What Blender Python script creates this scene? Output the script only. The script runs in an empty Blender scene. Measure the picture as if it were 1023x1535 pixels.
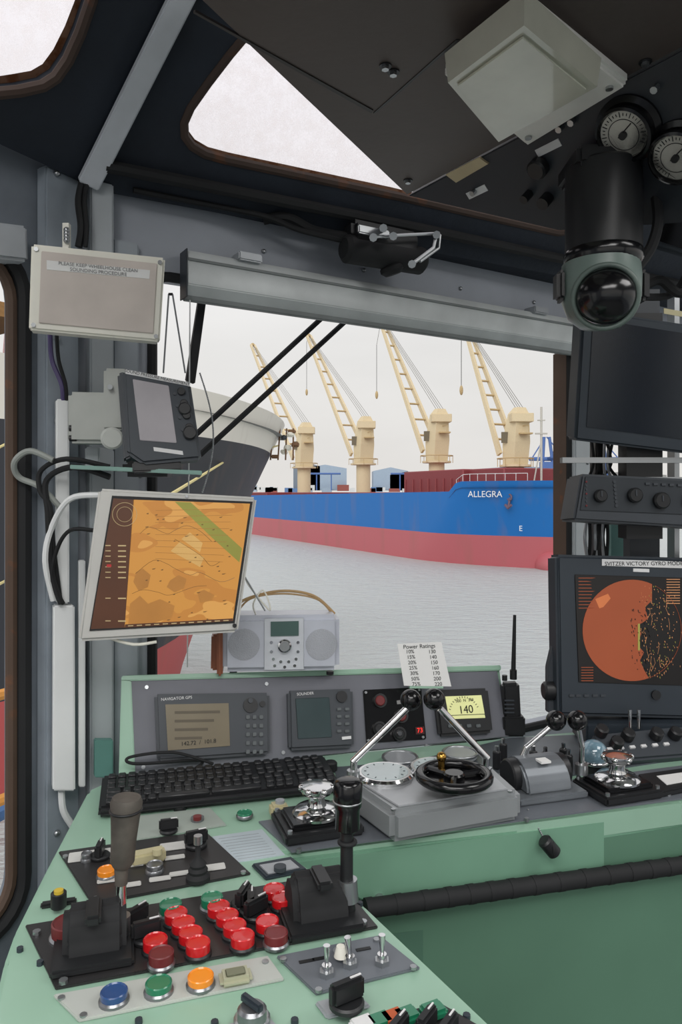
import bpy, bmesh, math, random
from mathutils import Vector, Matrix, Quaternion
random.seed(4)
F=1108.0; CZ=1.6; HY=740.0; CX=511.5
CAM=Vector((0,0,CZ))
V=Vector
def ray(px,py): return V(((px-CX)/F,1.0,-(py-HY)/F))
def W(px,py,d): return CAM+ray(px,py)*d
def lin(c):
    c=c/255.0
    return c/12.92 if c<=0.04045 else ((c+0.055)/1.055)**2.4
def L3(rgb): return tuple(lin(c) for c in rgb)
# ---------------------------------------------------------------- materials
_m={}
def M(name,rgb=(128,128,128),rough=0.5,metal=0.0,var=0.12,scale=9.0,bump=0.0,bscale=60.0,emit=0.0,coat=0.0,spec=0.5,rust=0.0):
    if name in _m: return _m[name]
    m=bpy.data.materials.new(name); m.use_nodes=True; nt=m.node_tree; N=nt.nodes; Lk=nt.links
    b=N['Principled BSDF']; c=L3(rgb)
    b.inputs['Roughness'].default_value=rough; b.inputs['Metallic'].default_value=metal
    b.inputs['Specular IOR Level'].default_value=spec
    b.inputs['Coat Weight'].default_value=coat
    tc=N.new('ShaderNodeTexCoord'); nz=N.new('ShaderNodeTexNoise'); nz.inputs['Scale'].default_value=scale; nz.inputs['Detail'].default_value=5
    Lk.new(tc.outputs['Object'],nz.inputs['Vector'])
    r=N.new('ShaderNodeValToRGB'); r.color_ramp.elements[0].position=0.3; r.color_ramp.elements[1].position=0.7
    r.color_ramp.elements[0].color=tuple(x*(1-var) for x in c)+(1,)
    r.color_ramp.elements[1].color=tuple(min(1,x*(1+var)) for x in c)+(1,)
    Lk.new(nz.outputs['Fac'],r.inputs['Fac'])
    out=r.outputs['Color']
    if rust>0:
        n2=N.new('ShaderNodeTexNoise'); n2.inputs['Scale'].default_value=scale*2.3; n2.inputs['Detail'].default_value=8
        Lk.new(tc.outputs['Object'],n2.inputs['Vector'])
        r2=N.new('ShaderNodeValToRGB'); r2.color_ramp.elements[0].position=1-rust-0.08; r2.color_ramp.elements[1].position=1-rust+0.08
        Lk.new(n2.outputs['Fac'],r2.inputs['Fac'])
        mx=N.new('ShaderNodeMixRGB'); mx.inputs[2].default_value=L3((120,72,40))+(1,)
        Lk.new(r2.outputs['Color'],mx.inputs[0]); Lk.new(out,mx.inputs[1]); out=mx.outputs[0]
    Lk.new(out,b.inputs['Base Color'])
    if emit>0:
        Lk.new(out,b.inputs['Emission Color']); b.inputs['Emission Strength'].default_value=emit
    if bump>0:
        n3=N.new('ShaderNodeTexNoise'); n3.inputs['Scale'].default_value=bscale; n3.inputs['Detail'].default_value=4
        Lk.new(tc.outputs['Object'],n3.inputs['Vector'])
        bp=N.new('ShaderNodeBump'); bp.inputs['Strength'].default_value=bump; bp.inputs['Distance'].default_value=0.01
        Lk.new(n3.outputs['Fac'],bp.inputs['Height']); Lk.new(bp.outputs['Normal'],b.inputs['Normal'])
    _m[name]=m; return m
def Mheight(name,levels,rough=0.6,rustamt=0.35,nscale=0.5):
    m=bpy.data.materials.new(name); m.use_nodes=True; nt=m.node_tree; N=nt.nodes; Lk=nt.links
    b=N['Principled BSDF']; b.inputs['Roughness'].default_value=rough
    g=N.new('ShaderNodeNewGeometry'); sp=N.new('ShaderNodeSeparateXYZ'); Lk.new(g.outputs['Position'],sp.inputs[0])
    mr=N.new('ShaderNodeMapRange'); mr.inputs['From Min'].default_value=-12; mr.inputs['From Max'].default_value=12
    Lk.new(sp.outputs['Z'],mr.inputs['Value'])
    r=N.new('ShaderNodeValToRGB'); r.color_ramp.interpolation='CONSTANT'
    while len(r.color_ramp.elements)<len(levels): r.color_ramp.elements.new(0.5)
    for i,(z,c) in enumerate(levels):
        r.color_ramp.elements[i].position=max(0,(z+12)/24)
    for i,(z,c) in enumerate(levels): r.color_ramp.elements[i].color=L3(c)+(1,)
    Lk.new(mr.outputs[0],r.inputs['Fac'])
    mp=N.new('ShaderNodeMapping'); mp.inputs['Scale'].default_value=(1,1,0.12); Lk.new(g.outputs['Position'],mp.inputs['Vector'])
    n=N.new('ShaderNodeTexNoise'); n.inputs['Scale'].default_value=nscale; n.inputs['Detail'].default_value=8; Lk.new(mp.outputs[0],n.inputs['Vector'])
    r2=N.new('ShaderNodeValToRGB'); r2.color_ramp.elements[0].position=0.52; r2.color_ramp.elements[1].position=0.75
    r2.color_ramp.elements[1].color=(rustamt,)*3+(1,)
    Lk.new(n.outputs['Fac'],r2.inputs['Fac'])
    mx=N.new('ShaderNodeMixRGB'); mx.inputs[2].default_value=L3((135,105,88))+(1,)
    Lk.new(r2.outputs['Color'],mx.inputs[0]); Lk.new(r.outputs['Color'],mx.inputs[1]); Lk.new(mx.outputs[0],b.inputs['Base Color'])
    return m
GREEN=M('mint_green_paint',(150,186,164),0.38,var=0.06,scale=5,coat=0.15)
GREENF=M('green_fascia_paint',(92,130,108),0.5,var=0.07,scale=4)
GREYP=M('grey_panel_metal',(112,117,124),0.42,metal=0.2,var=0.08,scale=14)
GREYL=M('light_grey_metal',(168,172,176),0.38,metal=0.25,var=0.06)
PILLAR=M('pillar_grey_paint',(182,188,192),0.5,var=0.1,scale=6)
BEAM=M('beam_grey_paint',(164,169,178),0.55,var=0.12,scale=4)
BLACK=M('black_plastic',(30,31,33),0.42,var=0.15)
BLK2=M('black_gloss',(16,16,18),0.18,var=0.1)
RUB=M('black_rubber',(26,27,29),0.75,var=0.2)
SLATE=M('slate_casing',(60,65,71),0.48,var=0.08)
DSLATE=M('dark_slate_casing',(46,54,62),0.45,var=0.08)
DARKL=M('dark_vinyl_lining',(36,43,54),0.7,var=0.2,scale=8,bump=0.15)
BROWN=M('dark_brown_overhead',(84,75,71),0.55,var=0.12,scale=5,bump=0.05)
CHROME=M('chrome',(215,215,215),0.12,metal=1.0,var=0.03)
STEEL=M('brushed_steel',(175,178,180),0.3,metal=0.9,var=0.06)
CREAM=M('cream_plastic',(236,234,222),0.5,var=0.04)
WHITE=M('white_plastic',(232,234,234),0.4,var=0.03)
PAPER=M('paper',(232,232,230),0.8,var=0.02)
RED=M('red_button',(196,24,30),0.3,var=0.08,coat=0.5,emit=0.04)
REDD=M('red_dark',(112,40,42),0.4,var=0.1)
GBTN=M('green_button',(30,120,86),0.3,coat=0.5)
ORB=M('orange_button',(236,140,30),0.3,coat=0.5,emit=0.1)
BLB=M('blue_button',(40,76,130),0.3,coat=0.5)
BEIGE=M('beige_plastic',(196,188,150),0.5)
BRASS=M('brass',(180,140,70),0.25,metal=1.0)
WOOD=M('walnut_wood',(140,84,58),0.45,var=0.3,scale=20)
TAN=M('tan_strap',(176,146,104),0.7)
TXTB=M('ink_black',(25,25,28),0.8)
TXTW=M('ink_white',(225,225,225),0.7)
# ---------------------------------------------------------------- geometry builder
class Obj:
    def __init__(s,name): s.name=name; s.Vt=[]; s.Fc=[]; s.MI=[]; s.mats=[]; s.kids=[]
    def add(s,bm,m):
        if m not in s.mats: s.mats.append(m)
        mi=s.mats.index(m); o=len(s.Vt)
        bm.verts.ensure_lookup_table(); bm.verts.index_update()
        for v in bm.verts: s.Vt.append(v.co.copy())
        for f in bm.faces: s.Fc.append([v.index+o for v in f.verts]); s.MI.append(mi)
        bm.free()
    def prism(s,pts,vec,m,bev=0,seg=2):
        bm=bmesh.new(); vec=V(vec); n=len(pts)
        a=[bm.verts.new(p) for p in pts]; b=[bm.verts.new(V(p)+vec) for p in pts]
        bm.faces.new(a[::-1]); bm.faces.new(b)
        for i in range(n): bm.faces.new((a[i],a[(i+1)%n],b[(i+1)%n],b[i]))
        bmesh.ops.recalc_face_normals(bm,faces=bm.faces)
        if bev>0:
            bmesh.ops.bevel(bm,geom=bm.edges[:],offset=bev,segments=seg,affect='EDGES',clamp_overlap=True)
        s.add(bm,m); return s
    def box(s,c,size,m,R=None,bev=0,seg=2):
        R=R or Matrix.Identity(3); c=V(c); x,y,z=[k/2 for k in size]
        pts=[c+R@V(p) for p in ((-x,-y,-z),(x,-y,-z),(x,y,-z),(-x,y,-z))]
        return s.prism(pts,R@V((0,0,2*z)),m,bev,seg)
    def lathe(s,base,axis,prof,m,seg=24,cap=True):
        axis=V(axis).normalized(); base=V(base)
        t=V((0,0,1)) if abs(axis.z)<0.9 else V((1,0,0))
        u=axis.cross(t).normalized(); w=axis.cross(u)
        bm=bmesh.new(); rings=[]
        for r,h in prof:
            rings.append([bm.verts.new(base+axis*h+(u*math.cos(2*math.pi*i/seg)+w*math.sin(2*math.pi*i/seg))*max(r,1e-5)) for i in range(seg)])
        for a,b in zip(rings,rings[1:]):
            for i in range(seg): bm.faces.new((a[i],a[(i+1)%seg],b[(i+1)%seg],b[i]))
        if cap: bm.faces.new(rings[0][::-1]); bm.faces.new(rings[-1])
        bmesh.ops.recalc_face_normals(bm,faces=bm.faces)
        s.add(bm,m); return s
    def cyl(s,p0,p1,r0,m,r1=None,seg=20,bev=0):
        p0=V(p0);p1=V(p1); L=(p1-p0).length; r1=r0 if r1 is None else r1
        if bev>0: prof=[(r0-bev,0),(r0,bev),(r1,L-bev),(r1-bev,L)]
        else: prof=[(r0,0),(r1,L)]
        return s.lathe(p0,p1-p0,prof,m,seg)
    def ball(s,c,r,m,sc=(1,1,1),R=None,seg=20):
        bm=bmesh.new(); bmesh.ops.create_uvsphere(bm,u_segments=seg,v_segments=seg//2+2,radius=r)
        R=R or Matrix.Identity(3)
        for v in bm.verts: v.co=V(c)+R@V((v.co.x*sc[0],v.co.y*sc[1],v.co.z*sc[2]))
        s.add(bm,m); return s
    def tube(s,pts,r,m,seg=8,smooth=0,closed=False):
        pts=[V(p) for p in pts]
        if smooth:
            q=[]; n=len(pts)
            rng=range(n) if closed else range(n-1)
            for i in rng:
                p0=pts[(i-1)%n] if (closed or i>0) else pts[0]; p1=pts[i]; p2=pts[(i+1)%n]; p3=pts[(i+2)%n] if (closed or i+2<n) else pts[-1]
                for k in range(smooth):
                    t=k/smooth
                    q.append(0.5*((2*p1)+(p2-p0)*t+(2*p0-5*p1+4*p2-p3)*t*t+(3*p1-p0-3*p2+p3)*t**3))
            if not closed: q.append(pts[-1])
            pts=q
        n=len(pts); bm=bmesh.new(); rings=[]; ref=None
        for i in range(n):
            if closed: t=(pts[(i+1)%n]-pts[i-1])
            else: t=pts[min(i+1,n-1)]-pts[max(i-1,0)]
            t.normalize()
            if ref is None: ref=t.orthogonal().normalized()
            ref=(ref-t*ref.dot(t)); 
            if ref.length<1e-6: ref=t.orthogonal()
            ref.normalize(); w=t.cross(ref)
            rings.append([bm.verts.new(pts[i]+(ref*math.cos(2*math.pi*k/seg)+w*math.sin(2*math.pi*k/seg))*r) for k in range(seg)])
        pr=list(zip(rings,rings[1:]))
        if closed: pr.append((rings[-1],rings[0]))
        for a,b in pr:
            for i in range(seg): bm.faces.new((a[i],a[(i+1)%seg],b[(i+1)%seg],b[i]))
        if not closed: bm.faces.new(rings[0][::-1]); bm.faces.new(rings[-1])
        bmesh.ops.recalc_face_normals(bm,faces=bm.faces)
        s.add(bm,m); return s
    def torus(s,c,axis,R,r,m,seg=36,a0=0,a1=360):
        axis=V(axis).normalized(); u=axis.orthogonal().normalized(); w=axis.cross(u); full=abs(a1-a0)>=360
        n=seg; pts=[]
        for i in range(n if full else n+1):
            a=math.radians(a0+(a1-a0)*i/n); pts.append(V(c)+(u*math.cos(a)+w*math.sin(a))*R)
        return s.tube(pts,r,m,seg=10,closed=full)
    def grid(s,rows,m,closed=False):
        bm=bmesh.new(); rr=[[bm.verts.new(p) for p in r] for r in rows]
        for a,b in zip(rr,rr[1:]):
            k=len(a)
            for i in range(k if closed else k-1): bm.faces.new((a[i],a[(i+1)%k],b[(i+1)%k],b[i]))
        s.add(bm,m); return s
    def plate(s,outer,holes,vec,m):
        bm=bmesh.new(); E=[]
        for loop in [outer]+holes:
            vs=[bm.verts.new(p) for p in loop]
            for i in range(len(vs)): E.append(bm.edges.new((vs[i],vs[(i+1)%len(vs)])))
        bmesh.ops.triangle_fill(bm,use_beauty=True,use_dissolve=False,edges=E)
        r=bmesh.ops.extrude_face_region(bm,geom=bm.faces[:])
        for v in r['geom']:
            if isinstance(v,bmesh.types.BMVert): v.co+=V(vec)
        bmesh.ops.recalc_face_normals(bm,faces=bm.faces)
        s.add(bm,m); return s
    def text(s,txt,o,u,v,size,m,align='CENTER'):
        cu=bpy.data.curves.new(s.name+'_lettering','FONT'); cu.body=txt; cu.size=size; cu.align_x=align; cu.align_y='CENTER'; cu.extrude=size*0.01
        cu.materials.append(m)
        ob=bpy.data.objects.new(s.name+'_lettering',cu); bpy.context.scene.collection.objects.link(ob)
        u=V(u).normalized(); n=u.cross(V(v)).normalized(); v=n.cross(u)
        R=Matrix((u,v,n)).transposed().to_4x4(); ob.matrix_world=Matrix.Translation(o)@R
        s.kids.append((ob,ob.matrix_world.copy())); return s
    def done(s,parent=None):
        me=bpy.data.meshes.new(s.name); 
        mn=V([min(v[i] for v in s.Vt) for i in range(3)]); mxx=V([max(v[i] for v in s.Vt) for i in range(3)])
        c=(mn+mxx)/2; c.z=mn.z
        me.from_pydata([tuple(v-c) for v in s.Vt],[],s.Fc)
        for m in s.mats: me.materials.append(m)
        me.polygons.foreach_set('material_index',s.MI); me.polygons.foreach_set('use_smooth',[True]*len(s.Fc))
        me.update(); me.set_sharp_from_angle(angle=math.radians(38))
        o=bpy.data.objects.new(s.name,me); bpy.context.scene.collection.objects.link(o); o.location=c
        for k,mw in s.kids:
            k.parent=o; k.matrix_parent_inverse=Matrix.Translation(-c); k.matrix_basis=mw
        return o
class Fr:
    def __init__(s,o,u,v):
        s.o=V(o); s.u=V(u).normalized(); s.n=s.u.cross(V(v)).normalized(); s.v=s.n.cross(s.u); s.R=Matrix((s.u,s.v,s.n)).transposed()
    def hit(s,px,py,h=0.0):
        r=ray(px,py); return CAM+r*((s.o+s.n*h-CAM).dot(s.n)/r.dot(s.n))
    def at(s,a,b,h=0): return s.o+s.u*a+s.v*b+s.n*h
    def quad(s,ob,q,h0,h1,m,bev=0,seg=2):
        if len(q)==4 and not hasattr(q[0],'__len__'):
            x0,y0,x1,y1=q; q=[(x0,y0),(x1,y0),(x1,y1),(x0,y1)]
        ob.prism([s.hit(x,y,h1) for x,y in q],s.n*(h0-h1),m,bev,seg)
    def disc(s,ob,px,py,r,h0,h1,m,r1=None,bev=0,seg=20):
        p=s.hit(px,py,h1); ob.cyl(p+s.n*(h0-h1),p,r,m,r1=r1,seg=seg,bev=bev); return p
    def blk(s,ob,px,py,w,d,h0,h1,m,bev=0,rot=0):
        p=s.hit(px,py,h1)-s.n*((h1-h0)/2); c,si=math.cos(math.radians(rot)),math.sin(math.radians(rot))
        R=s.R@Matrix(((c,-si,0),(si,c,0),(0,0,1))); ob.box(p,(w,d,h1-h0),m,R,bev)
def yawfr(px,py,d,yaw,pitch=0,roll=0):
    y=math.radians(yaw);p=math.radians(pitch);r=math.radians(roll)
    u=V((math.cos(y),math.sin(y),0)); h=V((-math.sin(y),math.cos(y),0)); v=V((0,0,1))*math.cos(p)+h*math.sin(p)
    u2=u*math.cos(r)+v*math.sin(r); v2=-u*math.sin(r)+v*math.cos(r)
    return Fr(W(px,py,d),u2,v2)
A=math.radians(16.5)
ZT=1.05
TOP=Fr((0,1.3,ZT),(math.cos(A),math.sin(A),0),(-math.sin(A),math.cos(A),0))
cU=TOP.u; cV=TOP.v; UP=V((0,0,1))
# ================================================================ ROOM SHELL
FW=Fr((0,1.95,0),(0.8526,0.5225,0),(0,0,1))
def fa(px): t=(px-CX)/F; d=1.95/(1-0.6128*t); return t*d/0.8526
def fw(a,z,h=0): return FW.at(a,z,h)
aC=fa(105); aL=fa(228); aR=fa(853); aR2=fa(889); aE=2.75
def rrect(fn,a0,a1,z0,z1,r,n=6):
    pts=[]
    for (ca,cz,s0) in ((a1-r,z1-r,0),(a0+r,z1-r,90),(a0+r,z0+r,180),(a1-r,z0+r,270)):
        for k in range(n+1):
            t=math.radians(s0+90*k/n); pts.append(fn(ca+r*math.cos(t),cz+r*math.sin(t)))
    return pts
wf=Obj('wall_front')
out=[fw(aC,0),fw(aE,0),fw(aE,2.34),fw(aC,2.34)]
wf.plate(out,[rrect(fw,aL,aR,0.87,2.10,0.04),rrect(fw,aR2,2.5,0.87,2.10,0.05)],-FW.n*0.06,BEAM)
wf.done()
def gasket(name,fn,a0,a1,z0,z1,r,m,n,rad=0.012):
    o=Obj(name); o.tube(rrect(fn,a0,a1,z0,z1,r),rad,m,seg=8,closed=True); return o
g=gasket('window_1',fw,aL,aR,0.87,2.10,0.04,RUB,FW.n)
g.prism([fw(aR-0.012,0.87,0),fw(aR-0.012,0.87,-0.055),fw(aR-0.012,2.06,-0.055),fw(aR-0.012,2.06,0)],FW.u*0.012,M('gasket_brown',(84,66,54),0.7,rust=0.3),0)
g.done()
gasket('window_2',fw,aR2,2.5,0.87,2.10,0.05,RUB,FW.n).done()
C=fw(aC,0); ld=V((-0.5,-0.866,0))
LW=Fr(C,-ld,(0,0,1))
def lw(s,z,h=0): return C+ld*s+UP*z+LW.n*h
wl=Obj('wall_left')
wl.plate([lw(0,0),lw(2.7,0),lw(2.7,2.34),lw(0,2.34)],[rrect(lw,0.115,1.1,0.74,2.085,0.09),rrect(lw,1.25,2.5,0.8,2.085,0.09)],-LW.n*0.06,M('wall_left_paint',(118,125,134),0.55,var=0.15))
wl.done()
g=gasket('window_3',lw,0.115,1.1,0.74,2.085,0.09,RUB,LW.n,0.016)
g.tube(rrect(lambda a,z:lw(a,z,-0.01),0.135,1.08,0.76,2.065,0.08),0.012,M('gasket_brown',(84,66,54)),closed=True); g.done()
gasket('window_4',lw,1.25,2.5,0.8,2.085,0.09,RUB,LW.n,0.016).done()
E1=fw(aE,0); E2=V((3.0,-1.9,0)); E3=V((-2.1,-1.9,0)); E4=lw(2.7,0)
def wallplate(name,P,Q,holes=True):
    d=(Q-P); Ln=d.length; d.normalize(); n=V((d.y,-d.x,0)); 
    fn=lambda a,z: P+d*a+UP*z
    o=Obj(name); hs=[rrect(fn,0.25,Ln-0.25,0.95,2.45,0.08)] if holes else []
    o.plate([fn(0,0),fn(Ln,0),fn(Ln,2.8),fn(0,2.8)],hs,n*0.05,BEAM); o.done()
wallplate('wall_right',E2,E1); wallplate('wall_back',E3,E2); wallplate('wall_side',E4,E3,False)
fl=Obj('floor'); fl.prism([C-UP*0.05,E1-UP*0.05,E2-UP*0.05,E3-UP*0.05,E4-UP*0.05],UP*0.05,M('floor_rubber',(104,106,106),0.7,bump=0.2)); fl.done()
def Sp(x,z): return V((x,1.80+0.55*x-(z-2.33)/0.876,z))
SF=Fr(Sp(0,2.33),Sp(1,2.33)-Sp(0,2.33),Sp(0,2.5)-Sp(0,2.33))
R0=SF.hit(130,270); R1=SF.hit(265,0); rd=(R1-R0); Rx=R0+rd*((2.80-R0.z)/rd.z)
hole1=[SF.hit(*p) for p in [(400,25),(372,50),(345,82),(312,125),(286,162),(276,185),(277,205),(288,220),(308,232),(340,241),(600,296),(838,350),(858,348),(872,325),(880,60),(700,30)]]
SKYR=M('rust_frame_paint',(74,58,50),0.7,rust=0.35,scale=6)
ro=Obj('roof_slope_front')
ro.plate([R0+(R0-R1)*0.05,Sp(2.1,2.27),Sp(2.1,2.80),Rx],[hole1],-SF.n*0.05,DARKL); ro.done()
S2=Fr(R0,-ld,(R1-R0)); 
if S2.n.dot(CAM-R0)<0: S2=Fr(R0,ld,(R1-R0))
hole2=[S2.hit(*p) for p in [(-260,-60),(158,-60),(140,0),(122,52),(104,92),(86,118),(66,131),(30,139),(-40,146),(-240,160)]]
r2=Obj('roof_slope_left')
r2.plate([R0+(R0-R1)*0.02,Rx,Rx+ld*2.6,R0+ld*2.6],[hole2],-S2.n*0.05,DARKL); r2.done()
def skypane():
    m=bpy.data.materials.new('dirty_rooflight_glass'); m.use_nodes=True; N=m.node_tree.nodes; Lk=m.node_tree.links
    N.remove(N['Principled BSDF']); o=N['Material Output']
    tr=N.new('ShaderNodeBsdfTransparent'); tr.inputs[0].default_value=(0.97,0.96,0.97,1)
    tl=N.new('ShaderNodeBsdfTranslucent'); tl.inputs[0].default_value=(0.95,0.90,0.88,1)
    ad=N.new('ShaderNodeMixShader'); tc=N.new('ShaderNodeTexCoord'); n=N.new('ShaderNodeTexNoise'); n.inputs['Scale'].default_value=26; n.inputs['Detail'].default_value=9
    n.inputs['Roughness'].default_value=0.85
    Lk.new(tc.outputs['Object'],n.inputs['Vector']); r=N.new('ShaderNodeValToRGB'); r.color_ramp.elements[0].position=0.42;r.color_ramp.elements[1].position=0.8
    r.color_ramp.elements[0].color=(0.06,)*3+(1,); r.color_ramp.elements[1].color=(0.55,)*3+(1,)
    Lk.new(n.outputs['Fac'],r.inputs[0]); Lk.new(r.outputs[0],ad.inputs[0]); Lk.new(tr.outputs[0],ad.inputs[1]); Lk.new(tl.outputs[0],ad.inputs[2]); Lk.new(ad.outputs[0],o.inputs[0])
    return m
PANE=skypane()
def rooflight(name,hole,fr,shr):
    o=Obj(name); o.prism([p-fr.n*0.04 for p in hole],-fr.n*0.004,PANE)
    o.tube([p-fr.n*0.005 for p in hole],0.011,SKYR,closed=True)
    c=sum(hole,V((0,0,0)))/len(hole)
    a=[p-fr.n*0.034 for p in hole]; b=[p+(c-p).normalized()*shr-fr.n*0.036 for p in hole]
    o.grid([a+[a[0]],b+[b[0]]],M('sealant_rust',(150,112,88),0.8,rust=0.45,scale=20)); o.done()
rooflight('roof_window_front',hole1,SF,0.014); rooflight('roof_window_left',hole2,S2,0.014)
rb=Obj('trim_1')
side=rd.cross(SF.n).normalized()
p0=R0+SF.n*0.012; p1=Rx+SF.n*0.012
rb.prism([p0-side*0.022,p0+side*0.022,p1+side*0.022,p1-side*0.022],SF.n*0.02,M('hip_bar_grey',(205,210,216),0.45),0.003); rb.done()
sh=Obj('trim_2')
zz=2.272
sh.prism([V((-0.6,1.8-0.33+0.068,zz)),V((2.0,1.8+1.1+0.068,zz)),fw(2.4,zz,0),fw(aC,zz,0)],UP*0.05,DARKL)
sh.tube([Sp(-0.5,2.30)+SF.n*0.02,Sp(0.2,2.305)+SF.n*0.02,Sp(1.8,2.30)+SF.n*0.02],0.014,RUB)
sh.done()
ce=Obj('ceiling'); ce.prism([Rx+UP*0,Sp(2.1,2.8),V((3.1,2.2,2.8)),V((3.1,-2.0,2.8)),V((-2.2,-2.0,2.8)),Rx+ld*2.6],UP*0.05,M('ceiling_lining',(190,190,186),0.7)); ce.done()
# ================================================================ PILLARS / CONDUITS left
pl=Obj('wall_pillar')
pl.prism([fw(fa(128),0.3,0),fw(fa(163),0.3,0),fw(fa(163),2.27,0),fw(fa(128),2.27,0)],FW.n*0.045,PILLAR,0.004)
pl.prism([fw(fa(166),0.3,0),fw(fa(205),0.3,0),fw(fa(205),2.16,0),fw(fa(166),2.16,0)],FW.n*0.02,M('pillar_mid_grey',(164,171,178),0.5),0.004)
for z in [1.0+0.16*i for i in range(8)]:
    pl.ball(fw(fa(72),z,0.03),0.006,STEEL); pl.ball(fw(fa(210),z,0.003),0.005,STEEL)
pl.prism([lw(0.0,0.3,0),lw(0.085,0.3,0),lw(0.085,2.27,0),lw(0.0,2.27,0)],LW.n*0.03,M('corner_post_grey',(146,155,164),0.5),0.004)
for z in [0.9+0.17*i for i in range(9)]: pl.ball(lw(0.06,z,0.032),0.007,STEEL)
pl.done()
cd=Obj('cable_conduit')
fc=yawfr(105,900,1.50,25)
fc.quad(cd,[(84,598),(104,598),(104,905),(84,905)],-0.03,0,WHITE,0.003)
fc.quad(cd,[(80,908),(112,908),(113,1186),(79,1186)],-0.03,0.004,WHITE,0.003)
fc.quad(cd,[(118,840),(128,840),(128,1180),(118,1180)],-0.03,-0.01,WHITE,0.002)
fc.quad(cd,[(142,1110),(170,1110),(170,1166),(142,1166)],-0.02,0.0,M('teal_tape',(100,146,138),0.5),0.002)
cd.tube([fc.hit(92,1186,-0.02),fc.hit(95,1215,-0.02),fc.hit(110,1240,-0.03)],0.007,WHITE,smooth=5)
cd.done()
cb=Obj('cable_bundle')
def ctube(o,pts,r,m,d=1.44): o.tube([W(x,y,d+(dd or 0)) for x,y,dd in pts],r,m,smooth=6)
ctube(cb,[(165,715,0),(110,700,0),(70,720,.02),(72,770,.02),(78,860,.03),(92,905,.04)],0.006,RUB)
ctube(cb,[(165,700,.02),(100,688,0),(62,705,.02),(60,735,.02),(75,760,.02),(80,820,.03),(90,900,.05)],0.005,RUB)
ctube(cb,[(80,690,0),(45,676,0),(22,692,0),(28,715,.02),(60,730,.03),(90,760,.04)],0.006,M('cable_grey',(150,155,150),0.5))
ctube(cb,[(150,742,0),(105,748,0),(78,790,.02),(68,840,.02),(80,900,.04)],0.006,WHITE)
ctube(cb,[(140,795,0),(105,795,0),(85,825,.02),(78,870,.03),(95,905,.05)],0.004,RUB)
ctube(cb,[(75,500,.03),(78,540,.05),(92,575,.05),(95,600,.06)],0.005,M('cable_purple',(80,70,110),0.5))
ctube(cb,[(85,500,.03),(88,540,.05),(98,575,.05),(100,600,.06)],0.004,RUB)
ctube(cb,[(125,268,.12),(118,300,.1),(122,340,.1),(118,370,.1)],0.008,RUB)
ctube(cb,[(132,268,.12),(127,300,.1),(130,340,.1),(128,370,.1)],0.005,RUB)
cb.done()
wb=Obj('wall_speaker_box'); f=yawfr(147,435,1.36,18,-3,-3)
f.quad(wb,[(47,365),(248,386),(240,512),(43,494)],-0.045,0,CREAM,0.004)
f.quad(wb,[(62,376),(236,395),(230,500),(58,484)],0,0.003,M('warm_white_panel',(206,196,188),0.6),0.001)
f.quad(wb,[(70,390),(225,405),(224,418),(70,404)],0.003,0.004,PAPER)
for q in ((54,373),(240,393),(234,504),(50,487)): f.disc(wb,q[0],q[1],0.004,0,0.003,STEEL)
wb.text('PLEASE KEEP WHEELHOUSE CLEAN\nSOUNDING PROCEDURE',f.hit(148,404,0.005),f.hit(225,411)-f.hit(70,396),f.v,0.0088,M('ink_grey',(120,120,120)))
for k in range(4): wb.ball(W(100,345+k*5,1.42),0.006,STEEL)
wb.box(W(100,355,1.43),(0.012,0.012,0.05),CREAM); wb.done()
vt=Obj('wall_vent_box'); f=yawfr(15,345,1.42,50); f.quad(vt,[(-60,325),(42,338),(44,392),(-60,380)],-0.05,0,M('vent_grey',(176,181,186),0.5),0.006)
vt.done()
# ================================================================ BLIND
bl=Obj('roller_blind')
zb=2.055
def bprof(a): return [fw(a,zb,0.014),fw(a,zb-0.005,0.03),fw(a,zb+0.02,0.055),fw(a,zb+0.075,0.06),fw(a,zb+0.10,0.045),fw(a,zb+0.10,0.014)]
ALU=M('aluminium_blind',(208,213,213),0.4,metal=0.1)
pr=bprof(fa(250)+0.03); L=aR+0.01-fa(250)-0.02
bl.prism(pr,FW.u*L,ALU,0.002)
bl.prism([fw(fa(250)+0.03,zb-0.012,0.02),fw(fa(250)+0.03,zb-0.012,0.035),fw(fa(250)+0.03,zb+0.003,0.035),fw(fa(250)+0.03,zb+0.003,0.02)],FW.u*L,M('blind_rail_dark',(120,126,126),0.5),0.002)
bl.prism([fw(fa(250)+0.03,zb+0.072,0.059),fw(fa(250)+0.03,zb+0.072,0.063),fw(fa(250)+0.03,zb+0.078,0.063),fw(fa(250)+0.03,zb+0.078,0.059)],FW.u*L,M('blind_rail_dark',(120,126,126)),0)
for px in (360,790):
    bl.box(fw(fa(px),zb+0.104,0.04),(0.06,0.05,0.02),GREYL,FW.R@Matrix.Rotation(math.pi/2,3,'X'),0.003)
for px in (395,545,690,800): bl.ball(fw(fa(px),2.20,0.002),0.006,STEEL)
bl.prism([fw(fa(248)+.03,zb-0.01,0.013),fw(fa(250)+.03,zb-0.01,0.013),fw(fa(250)+.03,zb+0.10,0.013),fw(fa(248)+.03,zb+0.10,0.013)],FW.n*0.045,SLATE,0.001)
bl.done()
ch=Obj('blind_chain')
for x0,x1 in ((253,245),(259,278)):
    for i in range(60):
        y=442+i*(118/60); t=i/60
        p=W(x0+(x1-x0)*t,y,1.58); ch.ball(p,0.0022,STEEL,seg=6)
for i in range(70):
    t=i/70; ch.ball(W(300+ (20*math.sin(t*3)),560+t*180,1.5),0.002,STEEL,seg=6)
for i in range(40):
    t=i/40; ch.ball(W(368+ 30*t,866+t*50,1.5),0.002,STEEL,seg=6)
ch.tube([W(253,441,1.58),W(259,441,1.58)],0.003,BLACK)
ch.tube([W(285,450,1.6),W(281,1000,1.6)],0.0015,WHITE)
ch.done()
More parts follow.
